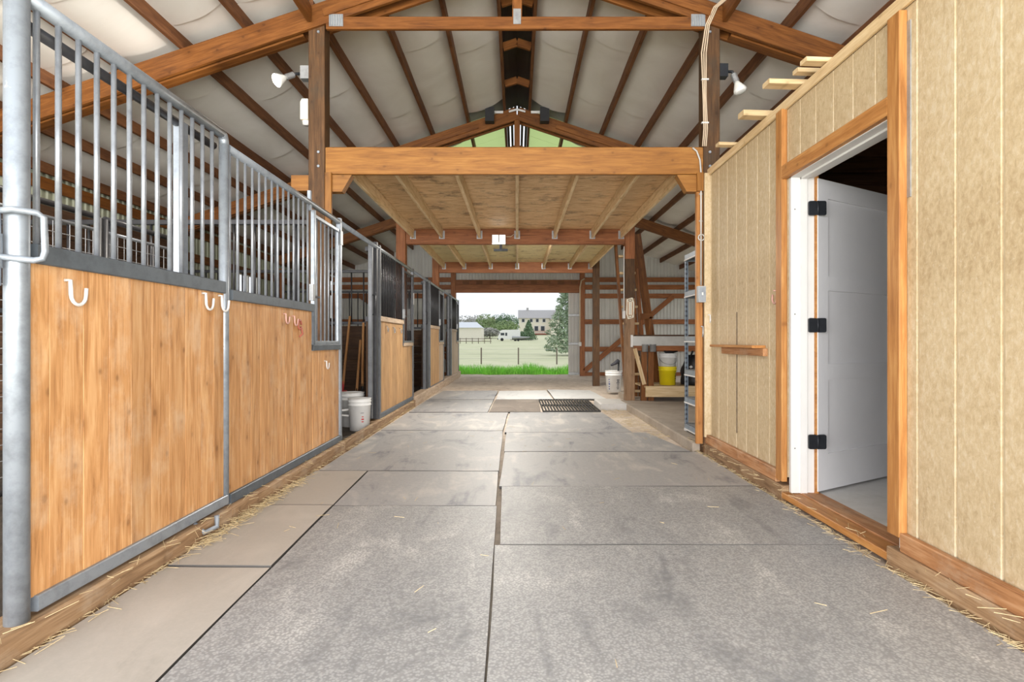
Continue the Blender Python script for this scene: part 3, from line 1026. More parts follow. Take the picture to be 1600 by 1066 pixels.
gp = thing('gate_post', 'thick galvanized pipe post with hinge loop at the left edge', 'post', (-1.685, 1.94, 0.08))
pipe('pipe_shaft', (-1.685, 1.94, 0.07), (-1.685, 1.94, 2.55), 0.036, M['galv'], gp, 20)
m = MB()
m.tube([(-1.70, 1.885, 1.475), (-1.655, 1.885, 1.48), (-1.61, 1.93, 1.478), (-1.598, 1.945, 1.465), (-1.598, 1.95, 1.35), (-1.603, 1.945, 1.325), (-1.62, 1.93, 1.318), (-1.70, 1.885, 1.325)], 0.011, 8)
m.build('latch_loop', M['galv'], gp, True)
pipe('hinge_barrel', (-1.705, 1.885, 1.23), (-1.705, 1.885, 1.48), 0.013, M['galv'], gp, 10)
pipe('hinge_barrel', (-1.705, 1.885, 1.29), (-1.705, 1.885, 1.40), 0.017, M['galv'], gp, 10)


def stall_panel(y0, yy, y1, label, bmat, pmat, track_from=None, hooks=(), feedlabel=None, dark=False, pmat2=None):
    p = thing('horse_stall', label, 'stall', (GX, (y0 + y1) / 2, 0.1), 'fixed stall fronts along the aisle')
    st = M['stilegrey'] if dark else M['galv']
    bandm = M['band'] if not dark else M['stall_pale']
    pipe('track_rail', (GX, (track_from or y0), 2.165), (GX, y1, 2.165), 0.024, M['galv'], p, 12)
    lumber('middle_band', (GX, y0 + 0.02, 1.315), (GX, yy, 1.315), 0.062, 0.05, bandm, p)
    lumber('bottom_band', (GX, y0, 0.13), (GX, y1, 0.13), 0.06, 0.05, M['band'], p)
    bar_mesh_row(p, y0, yy, 1.345, 2.15, bmat, 0.0965, GX, 0.009, 0.03)
    planks(p, y0 + 0.02, yy, 0.16, 1.285, pmat)
    # end posts
    lumber('end_post', (GX, y1 - 0.02, 0.09), (GX, y1 - 0.02, 2.20), 0.045, 0.045, st, p, up=(0, 1, 0))
    if dark:
        lumber('end_post', (GX, y0, 0.09), (GX, y0, 2.20), 0.06, 0.05, st, p, up=(0, 1, 0))
    # low bay with the bar-filled feed door
    planks(p, yy, y1 - 0.045, 0.16, 0.965, pmat2 or pmat)
    lumber('feed_sill', (GX, yy - 0.02, 0.99), (GX, y1 - 0.045, 0.99), 0.05, 0.05, bandm, p)
    lumber('step_band', (GX, yy - 0.005, 0.97), (GX, yy - 0.005, 1.345), 0.03, 0.05, M['band'], p, up=(0, 1, 0))
    f = thing('x', '', '', (GX, yy + 0.3, 1.5))
    f.name = 'feed_door'
    for k in ('label', 'category'):
        del f[k]
    WL[f.name] = Vector((GX, yy + 0.3, 1.5))
    f.parent = p
    f.location = WL[f.name] - wl(p)
    xf = GX + 0.005
    fy0, fy1 = yy + 0.025, y1 - 0.075
    lumber('feed_frame', (xf, fy0, 1.02), (xf, fy0, 2.12), 0.035, 0.035, st, f, up=(0, 1, 0))
    lumber('feed_frame', (xf, fy1, 1.02), (xf, fy1, 2.09), 0.02, 0.025, st, f, up=(0, 1, 0))
    lumber('feed_frame', (xf, fy0, 1.03), (xf, fy1, 1.03), 0.03, 0.03, st, f)
    lumber('feed_frame', (xf, fy0, 2.075), (xf, fy1, 2.075), 0.03, 0.03, st, f)
    n = 6
    for k in range(n):
        y = fy0 + (fy1 - fy0) * (k + 0.8) / (n + 0.4)
        pipe('bar', (xf, y, 1.04), (xf, y, 2.07), 0.007, bmat, f, 8)
    box('latch', GX + 0.02, GX + 0.05, yy - 0.11, yy - 0.06, 1.37, 1.50, M['plate'], p)
    lumber('latch_bolt', (GX + 0.04, yy - 0.10, 1.405), (GX + 0.04, yy + 0.06, 1.405), 0.016, 0.016, M['bardark'], p)
    for (hy, hz, hm) in hooks:
        hook(p, GX + 0.006, hy, hz, 0.9, hm)
    return p


M['hookpink'] = plain('pink_plastic_hook', (0.62, 0.36, 0.30), 0.5)
pA = stall_panel(3.335, 4.71, 5.45, 'second stall front from the viewer, pine boards stepping down under a barred feed door', M['bar'], M['stall'],
                 None, [(4.12, 1.20, M['hookpink']), (4.28, 1.19, M['hookpink']), (5.0, 0.83, M['white'])])
box('tag_plate', GX + 0.025, GX + 0.032, 5.40, 5.45, 1.95, 2.08, M['white'], pA)
m = MB()
m.tube([(GX + 0.02, 4.40 + 0.03 * math.cos(a * PI / 6), 1.17 + 0.035 * math.sin(a * PI / 6)) for a in range(12)] + [(GX + 0.02, 4.43, 1.15), (GX + 0.02, 4.46, 1.10), (GX + 0.02, 4.40, 1.08)], 0.007, 6)
m.build('looped_hook', plain('red_plastic_hook', (0.42, 0.12, 0.08), 0.5), pA, True)
lumber('rail_clamp', (GX, 4.66, 2.10), (GX, 4.66, 2.26), 0.03, 0.03, M['galv'], pA, up=(0, 1, 0))
pB = stall_panel(6.98, 8.45, 9.24, 'weathered board stall front just past the doorway with the tools', M['bardark'], M['stall_far'], 5.45,
                 [(7.35, 1.19, M['plate']), (7.75, 1.18, M['plate']), (8.2, 1.18, M['plate'])], dark=True)
pC = stall_panel(11.0, 12.35, 13.1, 'pale weathered stall front beyond the opening with the black cart', M['bardark'], M['stall_far'], 9.25, dark=True, pmat2=M['stall_pale'])
pD = stall_panel(14.6, 15.9, 16.45, 'farthest stall front, whitish boards by the open end', M['bardark'], M['stall_pale'], 13.1, dark=True, pmat2=M['stall_pale'])
box('tag_plate', GX + 0.025, GX + 0.032, 9.17, 9.23, 1.62, 1.80, M['white'], pB)

# opened gates slid behind the fixed fronts: seen as dark posts and a second layer of bars
for (y0, y1, lab) in ((6.72, 8.05, 'open sliding gate parked behind the weathered stall front, dark steel edge showing'),
                      (10.62, 12.0, 'open sliding gate parked beside the opening with the black cart'),
                      (14.3, 15.6, 'open sliding gate parked at the farthest stall')):
    g2 = thing('stall_gate', lab, 'gate', (GX + 0.075, y0, 0.1), 'stall gates')
    x = GX - 0.075
    lumber('stile', (GX - 0.03, y0, 0.14), (GX - 0.03, y0, 2.19), 0.05, 0.05, M['stilegrey'], g2, up=(0, 1, 0))
    lumber('stile', (GX - 0.015, y0 + 0.14, 0.12), (GX - 0.015, y0 + 0.14, 2.22), 0.07, 0.06, M['bardark'], g2, up=(0, 1, 0))
    lumber('stile', (x, y1, 0.14), (x, y1, 2.15), 0.05, 0.05, M['bardark'], g2, up=(0, 1, 0))
    lumber('top_rail', (x, y0, 2.12), (x, y1, 2.12), 0.05, 0.04, M['bardark'], g2)
    lumber('middle_band', (x, y0, 1.30), (x, y1, 1.30), 0.06, 0.04, M['bardark'], g2)
    lumber('bottom_band', (x, y0, 0.16), (x, y1, 0.16), 0.05, 0.04, M['bardark'], g2)
    bar_mesh_row(g2, y0 + 0.05, y1, 1.33, 2.10, M['bardark'], 0.0965, x, 0.009, 0.04)
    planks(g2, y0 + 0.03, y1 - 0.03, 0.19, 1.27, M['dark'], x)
    m = MB()
    m.tube([(GX + 0.0, y0 - 0.005, 1.58), (GX + 0.03, y0 - 0.02, 1.57), (GX + 0.03, y0 - 0.02, 1.36), (GX + 0.0, y0 - 0.005, 1.35)], 0.009, 6)
    m.build('pull_handle', M['bardark'], g2, True)

# divider walls between stalls
PLB = {5.42: 'dark board partition with bars behind the nearest two stall fronts',
       9.27: 'dark board partition behind the leaning tools',
       13.17: 'dark board partition between the two farthest stalls'}
for y, lab in PLB.items():
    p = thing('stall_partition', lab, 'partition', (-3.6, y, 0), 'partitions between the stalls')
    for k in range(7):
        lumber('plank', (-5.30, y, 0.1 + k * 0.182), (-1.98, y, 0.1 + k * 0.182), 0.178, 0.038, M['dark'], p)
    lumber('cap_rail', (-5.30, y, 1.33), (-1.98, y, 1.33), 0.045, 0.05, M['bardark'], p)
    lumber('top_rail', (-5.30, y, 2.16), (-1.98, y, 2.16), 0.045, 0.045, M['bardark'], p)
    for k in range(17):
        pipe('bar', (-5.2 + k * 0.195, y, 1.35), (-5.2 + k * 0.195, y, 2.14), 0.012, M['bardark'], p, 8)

# bedding on each stall floor
for k, (a, b) in enumerate(zip(BAYS, BAYS[1:])):
    m = MB()
    n = 10
    V, F = [], []
    for j in range(n + 1):
        for i in range(n + 1):
            x, y = -5.33 + (3.53) * i / n, a + 0.05 + (b - a - 0.1) * j / n
            V.append((x, y, 0.03 + 0.03 * mnoise.noise(Vector((x * 1.7, y * 1.7, 3)))))
    for j in range(n):
        for i in range(n):
            q = j * (n + 1) + i
            F.append([q, q + 1, q + n + 2, q + n + 1])
    o = link('bedding', mesh_of('bedding', V, F, M['bedding'], True))
    o['kind'] = 'stuff'
    o['label'] = ['dark bedding in the nearest stall', 'dark bedding in the stall with the tools', 'dark bedding in the stall with the black cart', 'dark bedding in the farthest stall'][k]

# wire mesh panels inside the nearest stall
for (y0, y1, lab) in ((2.55, 4.40, 'left wire mesh panel seen through the nearest gate bars'), (4.47, 5.32, 'right wire mesh panel seen through the nearest gate bars')):
    p = thing('wire_mesh_panel', lab, 'panel', (-3.2, y0, 0.05), 'wire mesh panels inside the nearest stall')
    x = -3.2
    zt = 1.99
    pipe('frame_rail', (x, y0, zt), (x, y1, zt), 0.022, M['bardark'], p)
    pipe('frame_rail', (x, y0, zt - 0.10), (x, y1, zt - 0.10), 0.013, M['bar'], p)
    pipe('frame_rail', (x, y0, 0.1), (x, y1, 0.1), 0.02, M['bardark'], p)
    for y in (y0, y1):
        pipe('frame_post', (x, y, 0.06), (x, y, zt), 0.024, M['bardark'], p)
    m = MB()
    y = y0 + 0.07
    while y < y1:
        m.tube([(x, y, 0.1), (x, y, zt - 0.1)], 0.0028, 4, False)
        y += 0.075
    z = 0.2
    while z < zt - 0.1:
        m.tube([(x + 0.005, y0, z), (x + 0.005, y1, z)], 0.0028, 4, False)
        z += 0.10
    o = m.build('wire_grid', M['plate'], p)
    o['kind'] = 'stuff'

# ------------------------------------------------------------------ room on the right: siding wall, trim, doorway
WX = 1.78
wr_ = struct('wall_right', None, (WX, 3.2, 0), 'tan embossed siding wall with cedar trim on the right')


def siding_run(y0, y1, z0, z1, first, step=0.203):
    cuts = [y0]
    y = first
    while y < y1 - 0.01:
        if y > y0 + 0.01:
            cuts.append(y)
        y += step
    cuts.append(y1)
    for a, b in zip(cuts, cuts[1:]):
        gw = 0.006 if y0 < 1 else 0.003
        lo = gw if a != y0 else 0
        hi = gw if b != y1 else 0
        m = MB()
        # board face with eased edges, grain vertical
        m.prism([(WX + 0.012, a + lo), (WX + 0.003, a + lo), (WX, a + lo + gw * 0.6), (WX, b - hi - gw * 0.6), (WX + 0.003, b - hi), (WX + 0.012, b - hi)], 'z', z0, z1)
        m.build('siding_board', M['siding'], wr_, origin=(WX, (a + b) / 2, z0))
    box('siding_backing', WX + 0.008, WX + 0.02, y0, y1, z0, z1, M['groove'] if y0 < 1 else M['groove_dark'], wr_)


DY0, DY1 = 2.715, 3.745      # doorway between the jamb fronts
siding_run(0.6, 2.715, 0.15, 2.57, 0.77, 0.2235)
siding_run(DY1 + 0.04, 5.42, 0.15, 2.57, 3.86)
siding_run(2.715, DY1 + 0.04, 2.20, 2.57, 2.86, 0.19)
# framing body behind the siding
for a, b, z0, z1 in ((0.6, DY0 - 0.06, 0.0, 2.6), (DY1, 5.42, 0.0, 2.6), (DY0 - 0.06, DY1, 2.13, 2.6)):
    box('wall_core', WX + 0.02, WX + 0.115, a, b, z0, z1, M['ceildark'], wr_)
# trims
TX = 1.74
tm = lambda n, p0, p1, h, t=0.038, up=(0, 0, 1), mt='trim': lumber(n, p0, p1, h, t, M[mt], wr_, up)
tm('corner_trim', (TX + 0.02, 2.668, 0.15), (TX + 0.02, 2.668, 2.555), 0.09, 0.038, (0, 1, 0))
tm('corner_trim', (TX + 0.02, DY1 + 0.09, 0.12), (TX + 0.02, DY1 + 0.09, 2.575), 0.09, 0.038, (0, 1, 0))
tm('header_trim', (TX + 0.02, 2.715, 2.155), (TX + 0.02, DY1 + 0.045, 2.155), 0.09)
tm('end_trim', (1.695, 5.37, 0.09), (1.695, 5.37, 2.43), 0.06, 0.045, (1, 0, 0))
box('end_siding', 1.724, 1.80, 5.295, 5.322, 0.16, 2.59, M['siding'], wr_)
lumber('top_plate', (WX - 0.012, 0.6, 2.60), (WX - 0.012, 5.44, 2.60), 0.065, 0.02, M['newpine'], wr_)
lumber('top_plate', (WX + 0.06, 0.6, 2.625), (WX + 0.06, 5.44, 2.625), 0.03, 0.12, M['newpine'], wr_)
m = MB()
m.box(WX - 0.006, WX + 0.0, 2.60, 2.622, 1.7, 2.5)
m.build('gap_filler', M['plate'], wr_)
tm('baseboard', (TX + 0.018, 0.6, 0.13), (TX + 0.018, 2.62, 0.13), 0.085, 0.034, (0, 0, 1), 'base')
tm('baseboard', (TX + 0.018, DY1 + 0.14, 0.14), (TX + 0.018, 4.55, 0.14), 0.085, 0.034, (0, 0, 1), 'base')
tm('baseboard', (TX + 0.018, 4.553, 0.14), (TX + 0.018, 5.42, 0.14), 0.085, 0.034, (0, 0, 1), 'base')
lumber('plinth', (TX + 0.03, 0.6, 0.035), (TX + 0.03, 2.70, 0.035), 0.105, 0.075, M['curb'], wr_)
lumber('plinth', (TX + 0.03, DY1 + 0.03, 0.04), (TX + 0.03, 5.46, 0.04), 0.115, 0.075, M['curb'], wr_)
lumber('threshold', (TX + 0.045, 2.70, 0.035), (TX + 0.045, DY1 + 0.03, 0.035), 0.04, 0.10, M['trim'], wr_)
lumber('threshold', (TX + 0.16, 2.70, 0.045), (TX + 0.16, DY1 + 0.03, 0.045), 0.035, 0.13, M['base'], wr_)
# jambs (white)
jx0, jx1 = 1.775, 1.925
box('door_jamb', jx0, jx1, DY1 - 0.012, DY1 + 0.012, 0.06, 2.13, M['white'], wr_)
box('door_jamb', jx0, jx1, DY0 - 0.06, DY0 - 0.04, 0.06, 2.13, M['white'], wr_)
box('head_jamb', jx0, jx1, DY0 - 0.06, DY1 + 0.012, 2.105, 2.13, M['white'], wr_)
box('door_stop', jx0 + 0.06, jx0 + 0.10, DY1 - 0.024, DY1 - 0.012, 0.06, 2.105, M['white'], wr_)
box('door_stop', jx0 + 0.06, jx0 + 0.10, DY0 - 0.04, DY1 - 0.012, 2.093, 2.105, M['white'], wr_)
box('shim_strip', jx1, jx1 + 0.02, DY1 - 0.03, DY1 + 0.02, 0.06, 2.11, M['trim'], wr_)
for z in (0.35, 1.22, 1.90):
    m = MB()
    m.tube([(jx0 + 0.025, DY1 - 0.0125, z), (jx0 + 0.025, DY1 - 0.0135, z)], 0.004, 8)
    m.build('nail_head', M['ink'], wr_)
# small ledge on the siding
lumber('ledge_board', (TX - 0.012, 4.12, 1.004), (TX - 0.012, 5.02, 1.004), 0.02, 0.10, M['trim'], wr_)
lumber('ledge_cleat', (TX + 0.022, 4.09, 0.965), (TX + 0.022, 4.92, 0.965), 0.055, 0.034, M['base'], wr_)
m = MB()
m.box(WX - 0.0015, WX + 0.001, 4.655, 4.672, 0.30, 1.28)
m.build('drip_stain', plain('dark_drip_stain', (0.13, 0.09, 0.06), 0.8, 0, 0.5, 30), wr_)
hook(wr_, WX - 0.03, 3.93, 1.34, 1.1, M['hookpink'])
hook(wr_, WX - 0.03, 5.28, 1.24, 1.0, M['white'])
hook(wr_, 1.70, 5.33, 1.12, 1.3, M['plate'])

# the door leaf: three-panel, opened into the room past square
hx, hy = 1.925, 3.725
dirv = Vector((0.86, 0.51, 0)).normalized()
nrm = Vector((dirv.y, -dirv.x, 0))          # face towards the camera
d1 = struct('door_1', None, (hx, hy, 0.07), 'grey-white three-panel door standing open into the siding room')
def leaf(name, u0, u1, z0, z1, d0, d1_, mat=None):
    o = Vector((hx, hy, 0))
    V = []
    for z in (z0, z1):
        for u, d in ((u0, d0), (u1, d0), (u1, d1_), (u0, d1_)):
            V.append(o + dirv * u + nrm * d + Vector((0, 0, z)))
    m = MB()
    m.add(V, [[0, 1, 2, 3][::-1], [4, 5, 6, 7], [0, 1, 5, 4], [1, 2, 6, 5], [2, 3, 7, 6], [3, 0, 4, 7]])
    return m.build(name, mat or M['door'], d1)
W_ = 1.0
zb, zt = 0.075, 2.095
leaf('stile', 0.004, 0.115, zb, zt, -0.02, 0.02)
leaf('stile', W_ - 0.115, W_, zb, zt, -0.02, 0.02)
rails = [(zb, zb + 0.235), (0.79, 0.895), (1.375, 1.465), (1.975, zt)]
for a, b in rails:
    leaf('rail', 0.115, W_ - 0.115, a, b, -0.02, 0.02)
for (a, b) in ((rails[0][1], rails[1][0]), (rails[1][1], rails[2][0]), (rails[2][1], rails[3][0])):
    leaf('panel', 0.113, W_ - 0.113, a - 0.002, b + 0.002, -0.008, 0.008)
for z in (0.397, 1.147, 1.90):
    for side in (0, 1):
        m = MB()
        # rounded plate on the jamb back / on the leaf edge
        cx = 1.900 if side == 0 else 1.960
        w2, h2 = 0.026, 0.046
        pts = []
        for q, (sx, sz) in enumerate(((1, -1), (1, 1), (-1, 1), (-1, -1))):
            for a in range(4):
                t_ = [(-PI / 2), 0, PI / 2, PI][q] + a / 3 * PI / 2
                pts.append((cx + sx * (w2 - 0.01) + 0.01 * math.cos(t_), z + sz * (h2 - 0.01) + 0.01 * math.sin(t_)))
        yy_ = DY1 - 0.048
        m.prism(pts, 'y', yy_, yy_ + 0.012)
        m.build('hinge', M['blackmetal'], d1)
    pipe('hinge_pin', (1.931, DY1 - 0.05, z - 0.045), (1.931, DY1 - 0.05, z + 0.045), 0.007, M['blackmetal'], d1)
# room interior
rm = struct('wall_room_inner', None, (3.6, 3, 0), 'dark interior of the siding room')
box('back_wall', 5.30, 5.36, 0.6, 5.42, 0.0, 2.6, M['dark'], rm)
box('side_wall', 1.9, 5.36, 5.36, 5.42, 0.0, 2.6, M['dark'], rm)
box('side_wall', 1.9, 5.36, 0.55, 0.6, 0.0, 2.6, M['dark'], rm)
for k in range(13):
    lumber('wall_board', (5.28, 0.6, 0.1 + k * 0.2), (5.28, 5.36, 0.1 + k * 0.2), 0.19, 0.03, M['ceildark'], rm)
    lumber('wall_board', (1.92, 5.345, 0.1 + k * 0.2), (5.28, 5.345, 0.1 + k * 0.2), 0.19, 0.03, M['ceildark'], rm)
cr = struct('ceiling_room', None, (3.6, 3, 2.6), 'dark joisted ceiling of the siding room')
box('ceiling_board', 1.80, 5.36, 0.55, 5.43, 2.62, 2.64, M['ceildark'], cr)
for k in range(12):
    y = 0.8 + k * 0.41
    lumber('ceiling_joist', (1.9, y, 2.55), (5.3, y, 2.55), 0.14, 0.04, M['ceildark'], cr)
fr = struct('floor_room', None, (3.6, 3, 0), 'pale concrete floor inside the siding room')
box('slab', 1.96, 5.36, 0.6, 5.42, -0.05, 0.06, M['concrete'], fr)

# loose boards lying on the room roof, ends sticking out over the aisle
for k, (y, z, xe, w, th, lab) in enumerate(((3.31, 2.655, 1.645, 0.07, 0.026, 'raw pine board end sticking over the siding wall, nearest of the row'),
                                    (3.60, 2.655, 1.555, 0.09, 0.030, 'longest raw pine board end sticking out over the siding wall'),
                                    (3.50, 2.685, 1.69, 0.06, 0.026, 'short pine board end stacked beside the longest one on the siding wall'),
                                    (4.12, 2.665, 1.60, 0.09, 0.040, 'thick raw pine board end farther along the siding wall top'),
                                    (4.72, 2.655, 1.64, 0.07, 0.025, 'raw pine board end on the siding wall top nearest the timber post'))):
    o = lumber('loose_board', (xe, y, z), (3.2, y + 0.1, z), th, w, M['newpine'], None)
    tag(o, lab, 'board', 'loose boards on the siding room roof')

# ------------------------------------------------------------------ right hand bay: raised slab, shelving, bench, ladder
sl = struct('floor_slab', None, (3.5, 7.4, 0), 'raised dusty concrete slab with a curb edge on the right')
m = MB()
m.prism([(1.655, -0.06), (5.4, -0.06), (5.4, 0.09), (1.67, 0.09), (1.655, 0.075)], 'y', 5.44, 9.28)
m.build('slab', M['slabcon'], sl)
box('slab', 1.90, 5.4, 9.281, 10.8, -0.06, 0.088, M['slabcon'], sl)
m = MB()
m.prism([(1.26, -0.05), (1.70, -0.05), (1.69, 0.085), (1.29, 0.09), (1.27, 0.07)], 'y', 8.72, 9.50)
o = m.build('concrete_block', M['concrete'])
tag(o, 'rough concrete step block at the corner of the raised slab', 'block')
o['label'] = 'rough concrete step block at the foot of the thermometer post'

# steel shelving unit
sh = thing('shelving_unit', 'blue grey slotted steel shelving unit at the end of the siding wall', 'shelving', (1.8, 6.1, 0.09))
for (x, y) in ((1.79, 6.16), (1.79, 5.56), (2.55, 6.16), (2.55, 5.56)):
    m = MB()
    m.box(x, x + 0.003, y - 0.045, y, 0.09, 1.96)
    m.box(x, x + 0.04, y - 0.003, y, 0.09, 1.96)
    u = m.build('upright', M['rack'], sh)
    m = MB()
    z = 0.15
    while z < 1.95:
        m.box(x - 0.001, x + 0.0, y - 0.03, y - 0.017, z, z + 0.022)
        m.box(x + 0.014, x + 0.027, y - 0.0045, y - 0.003, z, z + 0.022)
        z += 0.05
    m.build('slot', M['ink'], u)['kind'] = 'stuff'
    m = MB()
    m.box(x - 0.005, x + 0.045, y - 0.05, y + 0.005, 0.085, 0.10)
    m.build('foot', M['white'], u)
for z in (0.14, 0.42, 0.71, 1.06, 1.53, 1.92):
    for x in (1.785, 2.58):
        b_ = box('shelf_beam', x - 0.006, x + 0.006, 5.56, 6.12, z - 0.03, z + 0.03, M['galv'] if z > 0.5 else M['rack'], sh)
        box('beam_lip', x - 0.012, x - 0.006, 5.56, 6.12, z - 0.03, z - 0.018, M['white'], b_)
    for y in (5.56, 6.155):
        box('shelf_beam', 1.79, 2.58, y - 0.006, y + 0.006, z - 0.03, z + 0.03, M['rack'], sh)
    box('shelf', 1.80, 2.57, 5.57, 6.15, z + 0.02, z + 0.032, M['newpine'] if z > 1.0 else M['plate'], sh)

# workbench
wb_ = thing('workbench', 'timber workbench with a grey metal front edge behind the shelving', 'workbench', (2.6, 9.4, 0.09))
box('bench_top', 1.86, 4.9, 9.15, 10.0, 1.11, 1.14, M['dark'], wb_)
box('front_fascia', 1.83, 4.9, 9.12, 9.15, 0.965, 1.115, M['conduit'], wb_)
box('end_cap', 1.80, 1.832, 9.11, 9.95, 0.945, 1.135, M['white'], wb_)
lumber('apron', (1.86, 9.18, 0.93), (4.9, 9.18, 0.93), 0.09, 0.04, M['loft_dark'], wb_)
for x in (2.02, 2.13, 4.7):
    for y in (9.2, 9.9):
        l = lumber('leg', (x, y, 0.09), (x, y, 0.93), 0.09, 0.09, M['truss'], wb_, up=(1, 0, 0))
box('low_shelf', 2.02, 4.9, 9.1, 9.95, 0.30, 0.325, M['newpine'], wb_)
lumber('shelf_fascia', (2.02, 9.06, 0.245), (4.9, 9.06, 0.245), 0.17, 0.04, M['newpine'], wb_)
for x, lab in ((2.02, 'left tin can hung at the top of the workbench leg'), (2.14, 'right tin can hung at the top of the workbench leg')):
    m = MB()
    m.lathe([(0.05, 0.0), (0.05, 0.11), (0.053, 0.112), (0.053, 0.118), (0.045, 0.118), (0.045, 0.01)], (x, 9.09, 0.87), 14)
    o = m.build('tin_can', M['plate'], None, True, (x, 9.09, 0.87))
    tag(o, lab, 'can', 'tin cans on the workbench')
lumber('slant_brace', (1.87, 9.16, 0.92), (2.02, 9.16, 0.35), 0.06, 0.035, M['joist'], wb_)

# leaning timbers behind the second post
for p0, p1, h, lab in (((2.56, 10.45, 0.09), (2.09, 10.08, 2.91), 0.145, 'long orange board leaning behind the thermometer post, right one'),
                       ((2.30, 10.5, 0.09), (2.03, 10.1, 2.30), 0.18, 'wide brown board leaning close behind the thermometer post')):
    o = lumber('leaning_board', p0, p1, h, 0.04, M['truss'] if h < 0.15 else M['loft_dark'], None, up=(1, 0, 0))
    tag(o, lab, 'board', 'boards leaning by the workbench')
lb = lumber('short_cleat', (2.05, 10.02, 1.46), (2.36, 10.02, 1.48), 0.10, 0.04, M['truss'], wb_)
lumber('cleat_upright', (2.32, 10.02, 1.13), (2.32, 10.02, 1.46), 0.05, 0.04, M['truss'], wb_, up=(1, 0, 0))

ld = thing('wooden_ladder', 'wooden loft ladder with broad pale treads leaning behind the thermometer post', 'ladder', (1.9, 9.62, 0.09))
lf = lambda t_: Vector((1.82 - 0.17 * t_, 9.62 + 0.05 * t_, 0.09 + 2.62 * t_))
for off in (0.0, 0.30):
    lumber('side_rail', lf(0) + Vector((off, 0, 0)), lf(1) + Vector((off, 0, 0)), 0.04, 0.10, M['truss'], ld, up=(1, 0, 0))
for k in range(9):
    p = lf(0.045 + k * 0.107)
    lumber('tread', p + Vector((0.02, -0.03, 0)), p + Vector((0.28, -0.03, 0)), 0.035, 0.13, M['newpine'], ld)

# thermometer plaque on the post
th = thing('thermometer_plaque', 'cream scrollwork thermometer plaque on the second right post', 'thermometer', (1.80, 9.165, 1.55))
m = MB()
pts = []
for k in range(48):
    a = 2 * PI * k / 48
    rx = 0.062 * (abs(math.cos(a)) ** 0.45) * (1 if math.cos(a) > 0 else -1)
    rz_ = 0.165 * (abs(math.sin(a)) ** 0.6) * (1 if math.sin(a) > 0 else -1)
    f = 1 + 0.06 * math.sin(6 * a)
    pts.append((1.80 + rx * f, 1.56 + rz_ * f))
m.prism(pts, 'y', 9.165, 9.176)
m.build('back_plate', M['cream'], th)
m = MB()
m.tube([(1.765, 9.162, 1.45), (1.765, 9.162, 1.66), (1.835, 9.162, 1.66), (1.835, 9.162, 1.45), (1.765, 9.162, 1.45)], 0.006, 6)
m.build('raised_border', M['trim'], th)
pipe('glass_tube', (1.80, 9.160, 1.47), (1.80, 9.160, 1.64), 0.006, M['white'], th)
for z in (1.43, 1.69):
    m = MB()
    for a in range(2):
        m.tube([(1.80 + (0.028 * math.cos(t_ * PI / 5)) , 9.162, z + 0.018 * math.sin(t_ * PI / 5)) for t_ in range(11)], 0.004, 5)
    m.build('scroll', M['trim'], th)
sb_ = thing('switch_box', 'small white outlet box on the side of the thermometer post', 'switch', (1.70, 9.25, 1.45))
box('cover', 1.685, 1.722, 9.17, 9.25, 1.40, 1.52, M['white'], sb_)
box('conduit_entry', 1.70, 1.715, 9.2, 9.215, 1.52, 2.55, M['conduit'], sb_)


# ------------------------------------------------------------------ buckets
def bucket(name, label, c, r, h, mat, group, z_handle=0.0, handle=True, lid=False, prints=()):
    t = thing(name, label, 'bucket', c, group)
    m = MB()
    prof = [(r * 0.86, 0.0), (r * 0.97, h * 0.78), (r * 1.03, h * 0.785), (r * 1.03, h * 0.81), (r * 0.98, h * 0.82), (r * 0.985, h * 0.89), (r * 1.03, h * 0.895), (r * 1.03, h * 0.915), (r * 1.0, h * 0.93), (r, h * 0.985), (r * 1.04, h * 0.99), (r * 1.04, h)]
    if lid:
        prof += [(r * 0.9, h), (r * 0.88, h - 0.01), (0.01, h - 0.01)]
    else:
        prof += [(r * 0.97, h), (r * 0.84, 0.012), (0.01, 0.012)]
    m.lathe(prof, c, 28)
    m.build('shell', mat, t, True)
    if handle:
        m = MB()
        pts = []
        for k in range(15):
            a = PI * k / 14
            pts.append(Vector(c) + Vector((r * 1.05 * math.cos(a), -r * 0.6 * math.sin(a) - r * 0.1, h * 0.86 - math.sin(a) * z_handle)))
        m.tube(pts, 0.004, 6)
        m.build('bail_handle', M['plate'] if mat is not M['bucketw'] else M['white'], t, True)
    for (ang, z0, z1, wdt, pm) in prints:
        m = MB()
        V, F = [], []
        n = 6
        for k in range(n + 1):
            a = ang + wdt * (k / n - 0.5)
            for z in (z0, z1):
                rr = r * (0.86 + 0.11 * (z / (h * 0.78))) * 1.004
                V.append(Vector(c) + Vector((rr * math.cos(a), rr * math.sin(a), z)))
        for k in range(n):
            F.append([2 * k, 2 * k + 2, 2 * k + 3, 2 * k + 1])
        m.add(V, F)
        m.build('print', pm, t)['kind'] = 'stuff'
    return t


def printed(ang, z0, z1, w, rows, pm, seed):
    rnd = random.Random(seed)
    out = []
    dz = (z1 - z0) / rows
    for k in range(rows):
        ww = w * rnd.uniform(0.55, 1.0)
        out.append((ang + rnd.uniform(-.02, .02), z0 + k * dz + dz * 0.15, z0 + k * dz + dz * rnd.uniform(0.5, 0.8), ww, pm))
    return out


